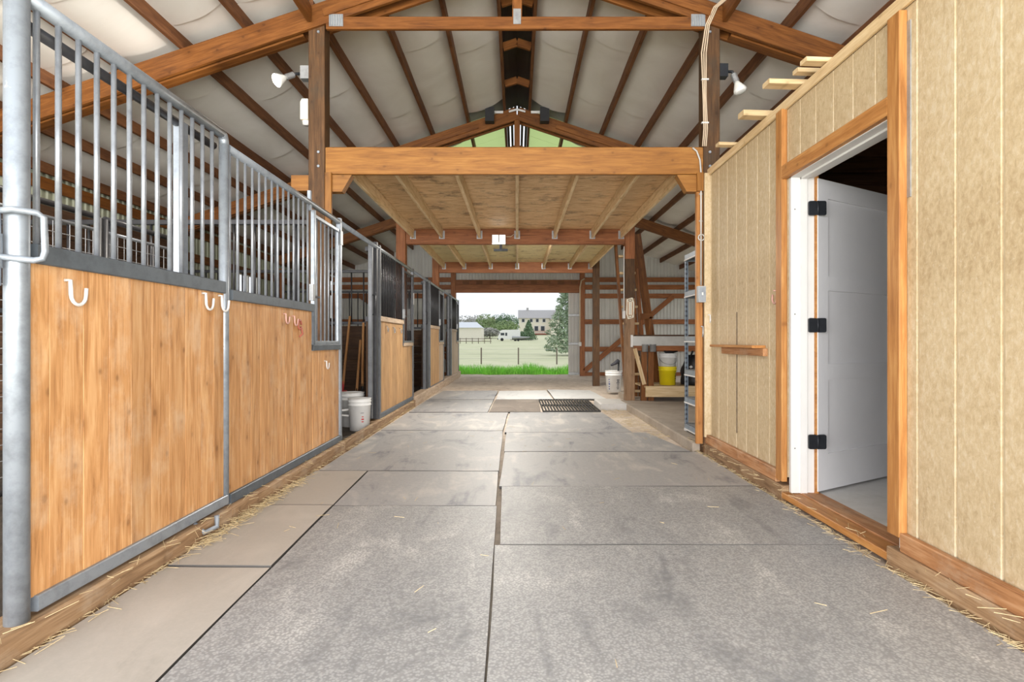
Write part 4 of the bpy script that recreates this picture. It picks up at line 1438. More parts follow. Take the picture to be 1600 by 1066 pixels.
bk = bucket('bucket', 'white bucket standing on the dirt before the far posts', (1.90, 11.35, 0.035), 0.162, 0.42, M['bucketw'], 'white buckets', 0.08, True, False,
       printed(-PI / 2 + 0.45, 0.06, 0.26, 0.5, 7, M['ink'], 3) + printed(-PI / 2 - 0.75, 0.05, 0.28, 0.22, 5, M['blue'], 4))
pm_ = thing('hand_pump', 'dark hand pump sticking out of the white bucket on the dirt', 'pump', (1.97, 11.35, 0.3))
pipe('pump_tube', (1.97, 11.35, 0.08), (2.0, 11.33, 0.66), 0.018, M['black'], pm_)
m = MB()
m.tube([(2.0, 11.33, 0.66), (1.93, 11.32, 0.60), (1.84, 11.30, 0.56)], [0.04, 0.035, 0.02], 8)
m.build('pump_head', M['ink'], pm_, True)
yb_ = bucket('bucket', 'yellow bucket on the low shelf of the workbench', (2.46, 9.42, 0.326), 0.145, 0.30, M['buckety'], 'bench buckets', 0.0, False, False,
       printed(-PI / 2 + 0.95, 0.06, 0.2, 0.35, 4, M['ink'], 8))
wbk = bucket('bucket', 'white bucket nested in the yellow bucket at the workbench', (2.46, 9.42, 0.51), 0.142, 0.33, M['bucketw'], 'bench buckets', 0.12, False)
m = MB()
m.tube([Vector((2.46, 9.42, 0)) + Vector((0.15 * math.cos(a * PI / 12), -0.15 * math.sin(a * PI / 12), 0.78 - 0.12 * math.sin(a * PI / 12))) for a in range(13)], 0.004, 6)
m.build('bail_handle', M['plate'], wbk, True)
fk = thing('black_scoop', 'black scoop lying across the white bucket at the workbench', 'scoop', (2.46, 9.42, 0.84))
m = MB()
m.tube([(2.38, 9.4, 0.90), (2.43, 9.4, 0.855), (2.52, 9.4, 0.86), (2.62, 9.4, 0.875)], [0.01, 0.022, 0.03, 0.012], 8)
m.build('scoop_bowl', M['black'], fk, True)
pipe('scoop_grip', (2.385, 9.4, 0.895), (2.36, 9.4, 0.94), 0.012, M['white'], fk)
# dark bag of gear beside the buckets
gb = thing('gear_bag', 'bulky black gear bag beside the bench buckets', 'bag', (2.95, 9.42, 0.326))
m = MB()
V, F = [], []
nu, nv = 18, 9
for v in range(nv + 1):
    f = v / nv
    for u in range(nu):
        a = 2 * PI * u / nu
        r = (0.30 - 0.10 * f ** 2) * (1 + 0.16 * mnoise.noise(Vector((math.cos(a) * 2, math.sin(a) * 2, f * 3))))
        V.append((2.98 + r * math.cos(a), 9.42 + 0.8 * r * math.sin(a), 0.33 + 0.48 * f + 0.04 * mnoise.noise(Vector((a, f * 2, 2)))))
for v in range(nv):
    for u in range(nu):
        F.append([v * nu + u, v * nu + (u + 1) % nu, (v + 1) * nu + (u + 1) % nu, (v + 1) * nu + u])
F.append([nv * nu + u for u in range(nu)])
F.append([u for u in range(nu)][::-1])
m.add(V, F)
m.build('bag_body', M['black'], gb, True)
for k, (x, z) in enumerate(((2.74, 0.62), (2.78, 0.50), (2.95, 0.72))):
    m = MB()
    m.tube([(x, 9.12 + 0.03 * k, z), (x + 0.02, 9.10 + 0.03 * k, z + 0.02)], 0.02, 8)
    m.build('buckle', M['white'], gb, True)
m = MB()
m.tube([(2.8, 9.3, 0.78), (2.85, 9.28, 0.95), (3.05, 9.28, 0.97), (3.15, 9.32, 0.80)], 0.016, 6)
m.build('strap', M['black'], gb, True)

# stall bucket and tools in the first open doorway
b3 = bucket('bucket', 'white lidded bucket with a red mark just inside the open stall doorway', (-1.785, 6.53, 0.035), 0.125, 0.36, M['bucketw'], 'white buckets', -0.02, False, True,
            [(-PI / 2 + 0.55, 0.10, 0.11, 0.22, M['red']), (-PI / 2 + 0.55, 0.125, 0.14, 0.26, M['red']), (-PI / 2 + 0.55, 0.155, 0.165, 0.18, M['red']), (-PI / 2 + 0.5, 0.20, 0.205, 0.3, M['ink'])])
m = MB()
m.tube([(-1.90, 6.49, 0.27), (-2.0, 6.45, 0.26), (-2.01, 6.44, 0.215), (-1.895, 6.48, 0.20)], 0.012, 8)
m.build('side_handle', M['white'], b3, True)
b4 = bucket('bucket', 'second white lidded bucket behind the one with the red mark', (-1.96, 6.84, 0.035), 0.14, 0.40, M['bucketw'], 'white buckets', 0, False, True)


def tool(label, p0, p1, headmat, kind):
    t = thing(kind, label, 'tool', p0, 'tools leaning in the open stall')
    p0, p1 = Vector(p0), Vector(p1)
    lumber('handle', p0 + (p1 - p0) * 0.22, p1, 0.034, 0.034, M['handle'], t, up=(0, 1, 0), ch=0.012)
    pipe('ferrule', p0 + (p1 - p0) * 0.12, p0 + (p1 - p0) * 0.25, 0.019, headmat, t)
    d = (p1 - p0).normalized()
    side = d.cross(Vector((0, 1, 0))).normalized()
    if kind == 'manure_fork':
        m = MB()
        for k in range(7):
            o = side * (k - 3) * 0.045
            m.tube([p0 + d * 0.22, p0 + d * 0.19 + o, p0 + o + Vector((0, -0.05, 0))], 0.006, 5)
        m.build('tines', headmat, t)
    else:
        m = MB()
        V = []
        for y in (-0.015, 0.015):
            for a, b in ((-0.06, 0.24), (0.06, 0.24), (0.12, 0.18), (0.11, 0.0), (0.0, -0.03), (-0.11, 0.0), (-0.12, 0.18)):
                V.append(p0 + side * a + d * b + Vector((0, y - 0.02, 0)))
        m.add(V, [list(range(7)), list(range(7, 14))[::-1]] + [[i, 7 + i, 7 + (i + 1) % 7, (i + 1) % 7] for i in range(7)])
        m.build('blade', headmat, t)


tool('leftmost long wooden handled shovel leaning in the open stall, red socket', (-2.60, 8.5, 0.09), (-2.67, 9.2, 1.43), M['red'], 'shovel')
tool('middle wooden handled black fork leaning in the open stall', (-2.44, 8.7, 0.06), (-2.50, 9.2, 1.05), M['black'], 'manure_fork')
tool('rightmost wooden handled black fork leaning in the open stall, nearest the gate edge', (-2.37, 8.8, 0.06), (-2.455, 9.2, 1.33), M['black'], 'manure_fork')

# the third bay: cart, box with appliance
ct = thing('utility_cart', 'tall black plastic utility cart in the second open stall doorway', 'cart', (-2.0, 10.2, 0.03))
for x in (-2.22, -1.92):
    for y in (10.0, 10.5):
        lumber('cart_post', (x, y, 0.05), (x, y, 1.05), 0.05, 0.05, M['rack'] if (x > -2 and y < 10.2) else M['black'], ct, up=(1, 0, 0))
for z in (0.12, 0.55, 1.0):
    box('cart_shelf', -2.26, -1.88, 9.96, 10.54, z, z + 0.07, M['black'], ct)
bin_ = thing('storage_tote', 'dark blue storage tote on the lowest shelf of the black cart', 'tote', (-2.07, 10.2, 0.19))
m = MB()
m.prism([(-2.21, 0.192), (-1.93, 0.192), (-1.90, 0.46), (-2.24, 0.46)], 'y', 10.03, 10.47)
m.build('tote_body', M['blue'], bin_)
box('tote_lid', -2.25, -1.89, 10.01, 10.49, 0.46, 0.49, M['black'], bin_)
pl = thing('storage_tote', 'black lidded tote on top of the utility cart', 'tote', (-2.07, 10.2, 1.07))
m = MB()
m.prism([(-2.2, 1.072), (-1.94, 1.072), (-1.91, 1.19), (-2.23, 1.19)], 'y', 10.0, 10.45)
m.build('tote_body', M['ink'], pl)
box('tote_lid', -2.24, -1.90, 9.98, 10.47, 1.19, 1.22, M['black'], pl)
fn = thing('box_fan', 'white square box fan on the cart in the second open stall', 'fan', (-2.0, 10.2, 1.22))
m = MB()
m.box(-2.28, -1.84, 10.14, 10.26, 1.222, 1.60)
m.build('housing', M['bucketw'], fn)
m = MB()
m.box(-2.18, -1.94, 10.125, 10.138, 1.29, 1.53)
m.build('grille_frame', M['white'], fn)
for k in range(7):
    box('grille_bar', -2.165, -1.955, 10.115, 10.124, 1.305 + k * 0.03, 1.32 + k * 0.03, M['plate'], fn)

# ------------------------------------------------------------------ rubber floor mats
def mat_(label, pts, mat, z=0.0, seed=0, bow=0.012):
    """pts: far-left, far-right, near-right, near-left corners"""
    fl, fr_, nr, nl = [Vector((p[0], p[1], 0)) for p in pts]
    nu = max(6, int((nr - nl).length / 0.12))
    nv = max(6, int((fl - nl).length / 0.12))
    V, F = [], []
    for layer in (0, 1):
        for j in range(nv + 1):
            for i in range(nu + 1):
                u, v = i / nu, j / nv
                p = (nl * (1 - u) + nr * u) * (1 - v) + (fl * (1 - u) + fr_ * u) * v
                e = mnoise.noise(Vector((p.x * 1.5, p.y * 1.5, seed * 3.1)))
                edge = 1 - min(1, min(u, 1 - u, v, 1 - v) * 7)
                p = p + Vector((mnoise.noise(Vector((p.y * 1.1, seed, 5))) * bow * (1 if u in (0, 1) else 0), mnoise.noise(Vector((p.x * 1.1, seed, 9))) * bow * (1 if v in (0, 1) else 0), 0))
                zz = z + 0.012 + 0.002 * e + 0.0025 * edge * mnoise.noise(Vector((p.x * 2, p.y * 2, seed)))
                V.append((p.x, p.y, zz if layer == 0 else zz - 0.02))
        if layer == 0:
            top = list(V)
            V += top
    n1 = (nu + 1) * (nv + 1)
    for j in range(nv):
        for i in range(nu):
            q = j * (nu + 1) + i
            F.append([q, q + 1, q + nu + 2, q + nu + 1])
    ring = [i for i in range(nu + 1)] + [j * (nu + 1) + nu for j in range(1, nv + 1)] + [nv * (nu + 1) + i for i in range(nu - 1, -1, -1)] + [j * (nu + 1) for j in range(nv - 1, 0, -1)]
    for a, b in zip(ring, ring[1:] + ring[:1]):
        F.append([b + n1, a + n1, a + 2 * n1, b + 2 * n1])
    c = sum((Vector(v) for v in V), Vector()) / len(V)
    c.z = 0
    o = link('rubber_mat', mesh_of('rubber_mat', [Vector(v) - c for v in V], F, mat, True), None, c)
    tag(o, label, 'floor mat', 'rubber mats on the aisle floor')
    o.data.materials.append(M['edge'])
    o.data.polygons.foreach_set('material_index', [0 if k < nu * nv else 1 for k in range(len(o.data.polygons))])
    o.data.polygons.foreach_set('use_smooth', [k < nu * nv for k in range(len(o.data.polygons))])
    return o


mat_('beige dusty mat at the lower left beside the nearest gate', [(-1.61, 2.64), (-1.130, 2.63), (-1.069, 0.7), (-1.61, 0.7)], M['mat_dusty'], 0, 1, 0.004)
mat_('beige dusty mat second along the left curb', [(-1.61, 3.62), (-1.162, 3.62), (-1.131, 2.645), (-1.61, 2.655)], M['mat_dusty'], 0.003, 2, 0.004)
mat_('beige dusty mat third along the left curb', [(-1.60, 4.58), (-1.194, 4.58), (-1.164, 3.64), (-1.61, 3.64)], M['mat_dusty'], 0, 3, 0.004)
mat_('large pebbled mat left of the centre seam at the bottom of the view', [(-1.15, 3.605), (-0.128, 3.605), (-0.084, 0.7), (-1.055, 0.7)], M['mat'], 0.002, 4, 0.004)
mat_('scuffed mat left of the centre seam with a dark spot', [(-1.18, 4.57), (-0.15, 4.56), (-0.135, 3.615), (-1.15, 3.615)], M['mat_smooth'], 0.001, 5, 0.004)
mat_('wide mat left of the seam in front of the second stall front', [(-1.57, 6.62), (-0.165, 6.60), (-0.145, 4.58), (-1.58, 4.60)], M['mat_smooth'], 0.001, 6)
mat_('wide mat left of the seam across from the open stall doorway', [(-1.57, 8.28), (-0.13, 8.30), (-0.165, 6.63), (-1.57, 6.65)], M['mat_smooth'], 0, 7)
mat_('large pebbled mat at the lower right of the centre seam', [(-0.112, 2.922), (1.68, 2.922), (1.68, 0.7), (-0.074, 0.7)], M['mat'], 0, 8)
mat_('pebbled mat with pale scuffs in front of the open white door', [(-0.108, 4.09), (1.69, 4.09), (1.69, 2.930), (-0.085, 2.930)], M['mat'], 0.001, 9)
mat_('grey mat right of the seam below the wall ledge', [(-0.115, 5.36), (1.69, 5.36), (1.69, 4.105), (-0.125, 4.105)], M['mat_smooth'], 0, 10)
mat_('shiny grey mat right of the seam at the front loft posts', [(-0.12, 6.48), (1.45, 6.48), (1.62, 5.38), (-0.12, 5.38)], M['mat_smooth'], 0.002, 11)
mat_('mat right of the seam just before the slotted grate', [(-0.10, 8.32), (1.22, 8.32), (1.30, 6.50), (-0.14, 6.50)], M['mat_smooth'], 0, 12)
mat_('soiled mat along the left curb level with the grate', [(-1.56, 10.1), (-0.41, 10.1), (-0.43, 8.34), (-1.57, 8.34)], M['mat_smooth'], 0, 13)
mat_('last mat on the left before the sandy dirt', [(-1.52, 11.85), (-0.40, 11.9), (-0.41, 10.13), (-1.56, 10.13)], M['mat_smooth'], 0.001, 14)
mat_('dark brown soiled mat left of the slotted grate', [(0.34, 10.1), (0.38, 10.1), (0.36, 8.36), (-0.40, 8.36)] and [(-0.38, 10.1), (0.38, 10.1), (0.34, 8.36), (-0.41, 8.36)], M['mat_dark'], 0, 15)
mat_('pale mat in the far row beyond the dark soiled one', [(-0.37, 11.85), (0.60, 11.95), (0.62, 10.14), (-0.37, 10.13)], M['mat_light'], 0, 16)
mat_('pale curled mat in the far row beyond the slotted grate', [(0.63, 12.1), (1.50, 11.9), (1.58, 10.15), (0.66, 10.16)], M['mat_light'], 0.006, 17)

# slotted rubber grate
gr = thing('floor_grate', 'black slotted rubber grate on the aisle floor', 'grate', (0.8, 9.2, 0.0))
for (a, b) in ((8.42, 9.20), (9.24, 10.05)):
    lumber('frame_bar', (0.38, a, 0.012), (1.22, a, 0.012), 0.024, 0.03, M['grid'], gr)
    lumber('frame_bar', (0.38, b, 0.012), (1.22, b, 0.012), 0.024, 0.03, M['grid'], gr)
    for k in range(19):
        x = 0.385 + k * 0.0462
        lumber('slat', (x, a, 0.012), (x, b, 0.012), 0.022, 0.019, M['grid'], gr)

# loose straw along the curbs, ground debris
m = MB()
def straw_bit(x, y, z, L):
    a = random.uniform(0, PI)
    d = Vector((math.cos(a), math.sin(a), random.uniform(-.1, .25))) * L / 2
    m.tube([Vector((x, y, z)) - d, Vector((x, y, z)) + d], 0.0013, 3, False)
for k in range(700):
    y = random.uniform(1.2, 9.0)
    straw_bit(-1.625 + abs(random.gauss(0, 0.035)) - 0.02, y, 0.018 + (0.09 if random.random() < 0.15 else 0), random.uniform(0.03, 0.10))
for k in range(260):
    y = random.uniform(2.8, 4.2)
    straw_bit(-1.60 + abs(random.gauss(0, 0.03)), y, 0.02 + abs(random.gauss(0, 0.015)), random.uniform(0.04, 0.12))
for k in range(420):
    y = random.uniform(1.5, 5.6)
    straw_bit(1.715 - abs(random.gauss(0, 0.025)), y, 0.012 + (0.085 if random.random() < 0.15 else 0.0), random.uniform(0.03, 0.09))
for k in range(350):
    straw_bit(random.uniform(1.25, 1.64), random.uniform(6.0, 8.7), 0.012, random.uniform(0.03, 0.1))
for k in range(60):
    straw_bit(random.uniform(-1.5, 1.5), random.uniform(1.5, 9), 0.022, random.uniform(0.03, 0.08))
o = m.build('loose_straw', M['straw'], origin=(0, 4, 0))
o['kind'] = 'stuff'
o['label'] = 'loose straw bits along the timber curbs'

# ------------------------------------------------------------------ lamps and wiring
def flood(label, base, direction, lit, side):
    t = thing('flood_lamp', label, 'lamp', base, 'swivel flood lamps on the front posts')
    b = Vector(base)
    box('mount_box', b.x - 0.045, b.x + 0.045, b.y - 0.04, b.y + 0.04, b.z - 0.06, b.z + 0.06, M['plate'] if lit else M['blackmetal'], t)
    d = Vector(direction).normalized()
    j = b + Vector((side * 0.09, -0.02, -0.01))
    m = MB()
    m.tube([b + Vector((side * 0.04, 0, 0)), j, j + d * 0.03], 0.014, 8)
    m.build('swivel_arm', M['blackmetal'], t, True)
    m = MB()
    m.tube([j + d * 0.03, j + d * 0.11], 0.028, 12)
    m.build('socket', M['plate'], t)
    m = MB()
    m.tube([j + d * 0.11, j + d * 0.14, j + d * 0.19, j + d * 0.215], [0.02, 0.032, 0.056, 0.061], 16)
    m.build('bulb', M['bulboff'], t, True)
    m = MB()
    m.tube([j + d * 0.2155, j + d * 0.226, j + d * 0.232], [0.059, 0.045, 0.015], 16)
    m.build('bulb_face', M['bulb'] if lit else M['bulboff'], t, True)
    return j + d * 0.26


lp = flood('lit swivel flood lamp on the left front post', (-1.975, 5.40, 3.55), (-0.62, -0.58, -0.55), True, -1)
flood('unlit swivel flood lamp on the right front post', (1.92, 5.40, 3.57), (0.28, -0.2, -0.95), False, 1)
d_ = bpy.data.lights.new('flood_beam', 'SPOT')
d_.energy = 60
d_.spot_size = 2.4
d_.spot_blend = 0.8
d_.shadow_soft_size = 0.06
d_.color = (1.0, 0.93, 0.82)
lo_ = bpy.data.objects.new('flood_beam', d_)
COL.objects.link(lo_)
lo_.location = lp
lo_.rotation_mode = 'QUATERNION'
lo_.rotation_quaternion = Vector((-0.75, -0.25, -0.62)).to_track_quat('-Z', 'Y')

wb2 = thing('motion_sensor', 'cream plastic sensor box on the left front post', 'sensor', (-1.96, 5.36, 3.2))
m = MB()
m.prism([(-2.0, 3.09), (-1.93, 3.09), (-1.93, 3.28), (-1.985, 3.28), (-2.0, 3.25)], 'y', 5.31, 5.40)
m.build('housing', M['cream'], wb2)
m = MB()
m.lathe([(0.03, 0), (0.034, 0.03), (0.034, 0.04)], (-1.962, 5.355, 3.05), 12)
m.build('lens', M['white'], wb2, True)

led = thing('led_flood_light', 'lit twin LED flood light on the middle loft beam', 'light', (-0.32, 9.15, 2.67))
box('led_bracket', -0.37, -0.15, 9.12, 9.20, 2.47, 2.50, M['blackmetal'], led)
box('led_arm', -0.28, -0.24, 9.14, 9.19, 2.50, 2.60, M['blackmetal'], led)
for x in (-0.345, -0.235):
    hd = box('led_head', x - 0.05, x + 0.05, 9.10, 9.18, 2.57, 2.72, M['white'], led)
    box('led_face', x - 0.042, x + 0.042, 9.095, 9.099, 2.58, 2.71, M['led'], hd)
m = MB()
m.tube([(-0.18, 9.16, 2.7), (-0.1, 9.16, 2.70), (-0.02, 9.17, 2.76)], 0.006, 6)
m.build('lead_wire', M['cable'], led, True)
area('led_glow', (-0.29, 9.06, 2.62), (0.22, 0.12), 26, (math.radians(-36), 0, 0), (1, 0.96, 0.88), math.radians(112))
rear_fill = thing('led_flood_light', 'added unseen LED fill lamp behind the middle loft beam', 'light', (0.3, 9.33, 2.66))  # lamp added out of view to brighten the far loft bay
box('led_head', 0.24, 0.36, 9.32, 9.38, 2.62, 2.72, M['white'], rear_fill)
box('led_face', 0.25, 0.35, 9.381, 9.385, 2.63, 2.71, M['led'], rear_fill)
area('rear_fill_light', (0.3, 9.41, 2.65), (0.22, 0.12), 26, (math.radians(40), 0, 0), (1, 0.96, 0.88), math.radians(125))
for s in (-1, 1):
    o = box('speaker_box', s * 0.43 - 0.07, s * 0.43 + 0.07, 8.97, 9.10, 4.47, 4.69, M['black'])
    tag(o, 'small dark box on the second truss, %s of the king plate' % ('left' if s < 0 else 'right'), 'box', 'dark boxes on the second truss')
gap_strips = thing('skylight_gap_strips', 'white strips standing in for bright skylight over the second truss', 'skylight gap', (0, 9.1, 4.66))  # white pieces stand in for bright skylight showing above the rafters
for s in (-1, 1):
    lumber('gap_strip_side', (s * 0.22, 9.12, 4.665), (s * 0.36, 9.12, 4.665), 0.04, 0.01, M['white'], gap_strips)
    lumber('gap_strip_ridge', (0, 9.10, 4.70), (s * 0.13, 9.10, 4.665), 0.03, 0.012, M['white'], gap_strips)

cb = thing('electric_cable', 'beige electric cable looping down the right front post from the truss', 'cable', (1.72, 5.3, 3.9))
for k in range(3):
    m = MB()
    o = k * 0.016
    m.tube([(2.15 + o, 5.22, 4.42), (1.95 + o, 5.24, 4.22), (1.80 + o, 5.27, 4.10), (1.735 + o, 5.30, 3.95), (1.70 + o * 1.3, 5.31, 3.7), (1.715 + o * .8, 5.31, 3.3), (1.722 + o, 5.31, 3.0), (1.71 + o, 5.31, 2.84)], 0.0065, 6)
    m.build('strand', M['cable'], cb, True)
for z in (3.98, 3.45, 3.05):
    box('cable_clip', 1.70, 1.765, 5.30, 5.322, z, z + 0.012, M['white'], cb)
cd_ = thing('conduit_run', 'thin grey conduit with a switch box down the end of the siding wall', 'conduit', (1.72, 5.38, 2))
m = MB()
m.tube([(1.62, 5.32, 2.83), (1.66, 5.325, 2.80), (1.69, 5.325, 2.72), (1.70, 5.325, 2.6), (1.70, 5.325, 2.5), (1.70, 5.325, 1.56)], 0.0085, 8)
m.build('tube', M['conduit'], cd_, True)
m = MB()
m.tube([(1.70 + 0.028 * math.cos(a * PI / 8), 5.315, 2.0 + 0.028 * math.sin(a * PI / 8)) for a in range(17)], 0.006, 6)
m.build('coupling_ring', M['conduit'], cd_, True)
for z in (2.4, 2.15):
    box('strap', 1.685, 1.717, 5.334, 5.338, z, z + 0.012, M['plate'], cd_)
bx = box('switch_box', 1.665, 1.735, 5.29, 5.345, 1.40, 1.55, M['plate'], cd_)
box('switch_plate', 1.671, 1.729, 5.285, 5.29, 1.41, 1.54, M['galv'], bx)
box('toggle', 1.694, 1.706, 5.275, 5.285, 1.465, 1.49, M['white'], bx)

# hanging cord on the right jamb post
o_ = thing('hanging_cord', 'pale cord hanging beside the right jamb of the open end', 'cord', (1.82, 16.85, 2))
m = MB()
m.tube([(1.98, 16.88, 2.86), (1.88, 16.87, 2.80), (1.84, 16.87, 2.6), (1.84, 16.87, 1.0)], 0.02, 6)
m.build('cord', M['cable'], o_, True)
box('cord_plug', 1.80, 1.88, 16.84, 16.90, 0.88, 1.0, M['conduit'], o_)

# ------------------------------------------------------------------ outdoors
m = MB()
rng = random.Random(5)
for k in range(9000):
    x = rng.uniform(-3.4, 3.4)
    y = 17.55 + abs(rng.gauss(0, 0.75))
    h = rng.uniform(0.18, 0.44) * (0.75 + 0.5 * mnoise.noise(Vector((x * 1.3, y, 2))) + 0.2)
    z0 = gz(y) - 0.02
    a = rng.uniform(0, 2 * PI)
    w = rng.uniform(0.006, 0.012)
    lx, ly = rng.gauss(0, 0.09), rng.gauss(0, 0.09)
    dx, dy = math.cos(a) * w, math.sin(a) * w
    m.V += [Vector((x - dx, y - dy, z0)), Vector((x + dx, y + dy, z0)), Vector((x + lx * 0.4 + dx * .7, y + ly * 0.4 + dy * .7, z0 + h * 0.6)), Vector((x + lx * 0.4 - dx * .7, y + ly * 0.4 - dy * .7, z0 + h * 0.6)), Vector((x + lx, y + ly, z0 + h))]
    q = len(m.V) - 5
    m.F += [[q, q + 1, q + 2, q + 3], [q + 3, q + 2, q + 4]]
o = m.build('tall_grass', M['grass'], origin=(0, 18, 0))
o['kind'] = 'stuff'
o['label'] = 'bright green grass growing along the open barn end'


def at(px, y, Z):
    return (px - 808) / 900 * Z, 1.05 - (y - 532) / 900 * Z


fn_ = thing('wire_fence', 'thin wire fence on wooden posts crossing the pasture', 'fence', (0, 43, gz(43)))
for px in (565, 659, 752, 810, 870, 930, 1010):
    x = (px - 808) / 900 * 43
    lumber('fence_post', (x, 43, gz(43) - 0.1), (x, 43, gz(43) + 1.22), 0.10, 0.10, M['fencewood'], fn_, up=(1, 0, 0))
for z in (0.4, 0.75, 1.1):
    m = MB()
    m.tube([(-14, 43.06, gz(43) + z), (14, 43.06, gz(43) + z)], 0.008, 4)
    m.build('wire_strand', M['wire'], fn_)


def leafy(name, label, x, y, z0, blobs, mat, n, leaf, group='trees and shrubs beyond the pasture', trunk=None, seed=1, cat='tree'):
    t = thing(name, label, cat, (x, y, z0), group)
    rr = random.Random(seed)
    m = MB()
    for k in range(n):
        cx, cy, cz, rx, rz2 = rr.choice(blobs)
        while True:
            p = Vector((rr.uniform(-1, 1), rr.uniform(-1, 1), rr.uniform(-1, 1)))
            if 0.3 < p.length < 1:
                break
        p = p.normalized() * (0.55 + 0.45 * rr.random() ** 0.6)
        c = Vector((x + cx + p.x * rx, y + cy + p.y * rx, z0 + cz + p.z * rz2))
        a = Vector((rr.gauss(0, 1), rr.gauss(0, 1), rr.gauss(0, 0.6))).normalized() * leaf
        b = Vector((rr.gauss(0, 1), rr.gauss(0, 1), rr.gauss(0, 1))).normalized() * leaf * 0.6
        q = len(m.V)
        m.V += [c - a, c - b * .6, c + a, c + b]
        m.F += [[q, q + 1, q + 2, q + 3]]
    m.build('foliage', mat, t)['kind'] = 'stuff'
    if trunk:
        m = MB()
        m.tube([(x, y, z0 - 0.3), (x + 0.1, y, z0 + trunk[1] * 0.5), (x, y, z0 + trunk[1])], [trunk[0], trunk[0] * 0.7, trunk[0] * 0.3], 8)
        m.build('trunk', M['trunk'], t)
    return t


def conifer(label, x, y, z0, h, r, mat, n, leaf, seed, cat='tree'):
    blobs = []
    for k in range(12):
        f = k / 11
        rad = r * (1 - f) ** 0.85 + 0.03 * h
        for q in range(5):
            a = q * 1.256 + k
            blobs.append((math.cos(a) * rad * 0.6, math.sin(a) * rad * 0.6, h * (0.08 + 0.9 * f), rad * 0.55, h * 0.05))
    return leafy('spruce_tree', label, x, y, z0, blobs, mat, n, leaf, 'trees and shrubs beyond the pasture', (h * 0.02, h * 0.95), seed, cat)


x, z = at(899, 535, 62)
conifer('tall grey-green spruce at the right edge of the opening', x, 62, gz(62), 10.5, 3.0, M['needle'], 9000, 0.22, 11)
x, z = at(826, 532, 165)
conifer('small dark green spruce in front of the cream house', x, 165, gz(165), 5.6, 2.2, M['pine'], 2500, 0.28, 12)
x, z = at(815, 530, 166)
leafy('shrub', 'round green shrub between camper and small spruce', x, 166, gz(166), [(0, 0, 1.3, 1.6, 1.3)], M['pine'], 900, 0.3, seed=13, cat='shrub')
for (px, top, Z, w, lab, mt, sd) in ((728, 491, 260, 5, 'grey bare tree behind the left end of the shed roof', 'greyleaf', 21), (745, 491, 265, 5, 'grey leafy tree behind the right end of the shed roof', 'greyleaf', 22),
                              (758, 489, 220, 3.6, 'broad green tree between shed and distant pines', 'leaf', 23), (752, 505, 190, 3.0, 'low yellow green tree at the shed corner', 'leaf', 24),
                              (776, 491, 270, 3.6, 'left dark pine on the skyline behind the camper', 'pine', 25), (788, 489, 275, 3.6, 'middle dark pine on the skyline behind the camper', 'pine', 26), (799, 491, 272, 3.6, 'right dark pine on the skyline behind the camper', 'pine', 27),
                              (790, 500, 215, 4.5, 'pale olive bushy tree above the camper roof', 'leaf', 28), (765, 512, 185, 3.0, 'grey bush left of the camper', 'greyleaf', 29),
                              (858, 484, 290, 3.0, 'tree top showing above the house ridge', 'greyleaf', 30)):
    x, zt_ = at(px, top, Z)
    z0 = gz(Z)
    h = zt_ - z0
    leafy('leafy_tree', lab, x, Z, z0, [(0, 0, h * 0.62, w, h * 0.36), (-w * 0.4, 0, h * 0.45, w * 0.8, h * 0.3), (w * 0.4, 0, h * 0.5, w * 0.8, h * 0.32)], M[mt], 1500, 0.42, trunk=(0.2, h * 0.6), seed=sd)
for k, (px, Z, lab) in enumerate(((722, 320, 'hazy grey tree on the far tree line behind the shed roof'), (738, 345, 'hazy grey tree on the far tree line right of the shed roof'), (766, 350, 'hazy grey tree on the far tree line left of the dark pines'), (700, 320, 'hazy grey tree on the far tree line at the far left'))):
    x, zt_ = at(px, 503, Z)
    leafy('leafy_tree', lab, x, Z, gz(Z) - 0.5, [(0, 0, (zt_ - gz(Z)) * 0.55, 3.5, (zt_ - gz(Z)) * 0.5)], M['greyleaf'], 500, 0.6, seed=40 + k)

# house
hx0, hz0 = at(811, 523, 230)
hx1, _ = at(862, 523, 230)
hz0 = gz(230) - 0.5
ht = thing('house', 'large cream two-storey house with a grey roof on the rise', 'house', (hx0, 230, hz0))
eave = 1.05 + (532 - 497) / 900 * 230
ridge = 1.05 + (532 - 484) / 900 * 232
m = MB()
m.box(hx0, hx1 + 3.0, 230, 239, hz0, eave)
m.build('wall', M['housewall'], ht)
m = MB()
m.prism([(229.3, eave - 0.1), (239.7, eave - 0.1), (234.5, ridge)], 'x', hx0 - 0.4, hx1 + 3.2)
m.build('roof', M['houseroof'], ht)
m = MB()
m.box(hx1 - 0.5, hx1 + 4.0, 226.5, 232, hz0, eave - 0.6)
m.build('wing_wall', M['housewall'], ht)
m = MB()
m.prism([(hx1 - 1.0, eave - 0.7), (hx1 + 4.6, eave - 0.7), (hx1 + 1.8, ridge - 0.3)], 'y', 226.1, 234)
m.build('wing_roof', M['houseroof'], ht)
for px in (817.5, 830, 839.5, 850):
    x, z = at(px, 501, 230)
    w = box('window_frame', x - 0.75, x + 0.75, 229.9, 230.0, z - 0.85, z + 0.85, M['white'], ht)
    box('window_pane', x - 0.5, x + 0.5, 229.85, 229.9, z - 0.6, z + 0.6, M['darkglass'], w)
for px in (838, 848):
    x, z = at(px, 513, 230)
    w = box('window_frame', x - 0.9, x + 0.9, 229.9, 230.0, z - 1.1, z + 1.0, M['white'], ht)
    box('window_pane', x - 0.7, x + 0.7, 229.85, 229.9, z - 1.0, z + 0.8, M['darkglass'], w)
x, z = at(846, 521, 226)
box('deck', x - 3.0, x + 2.6, 224, 229.8, z - 0.5, z - 0.1, M['deckred'], ht)
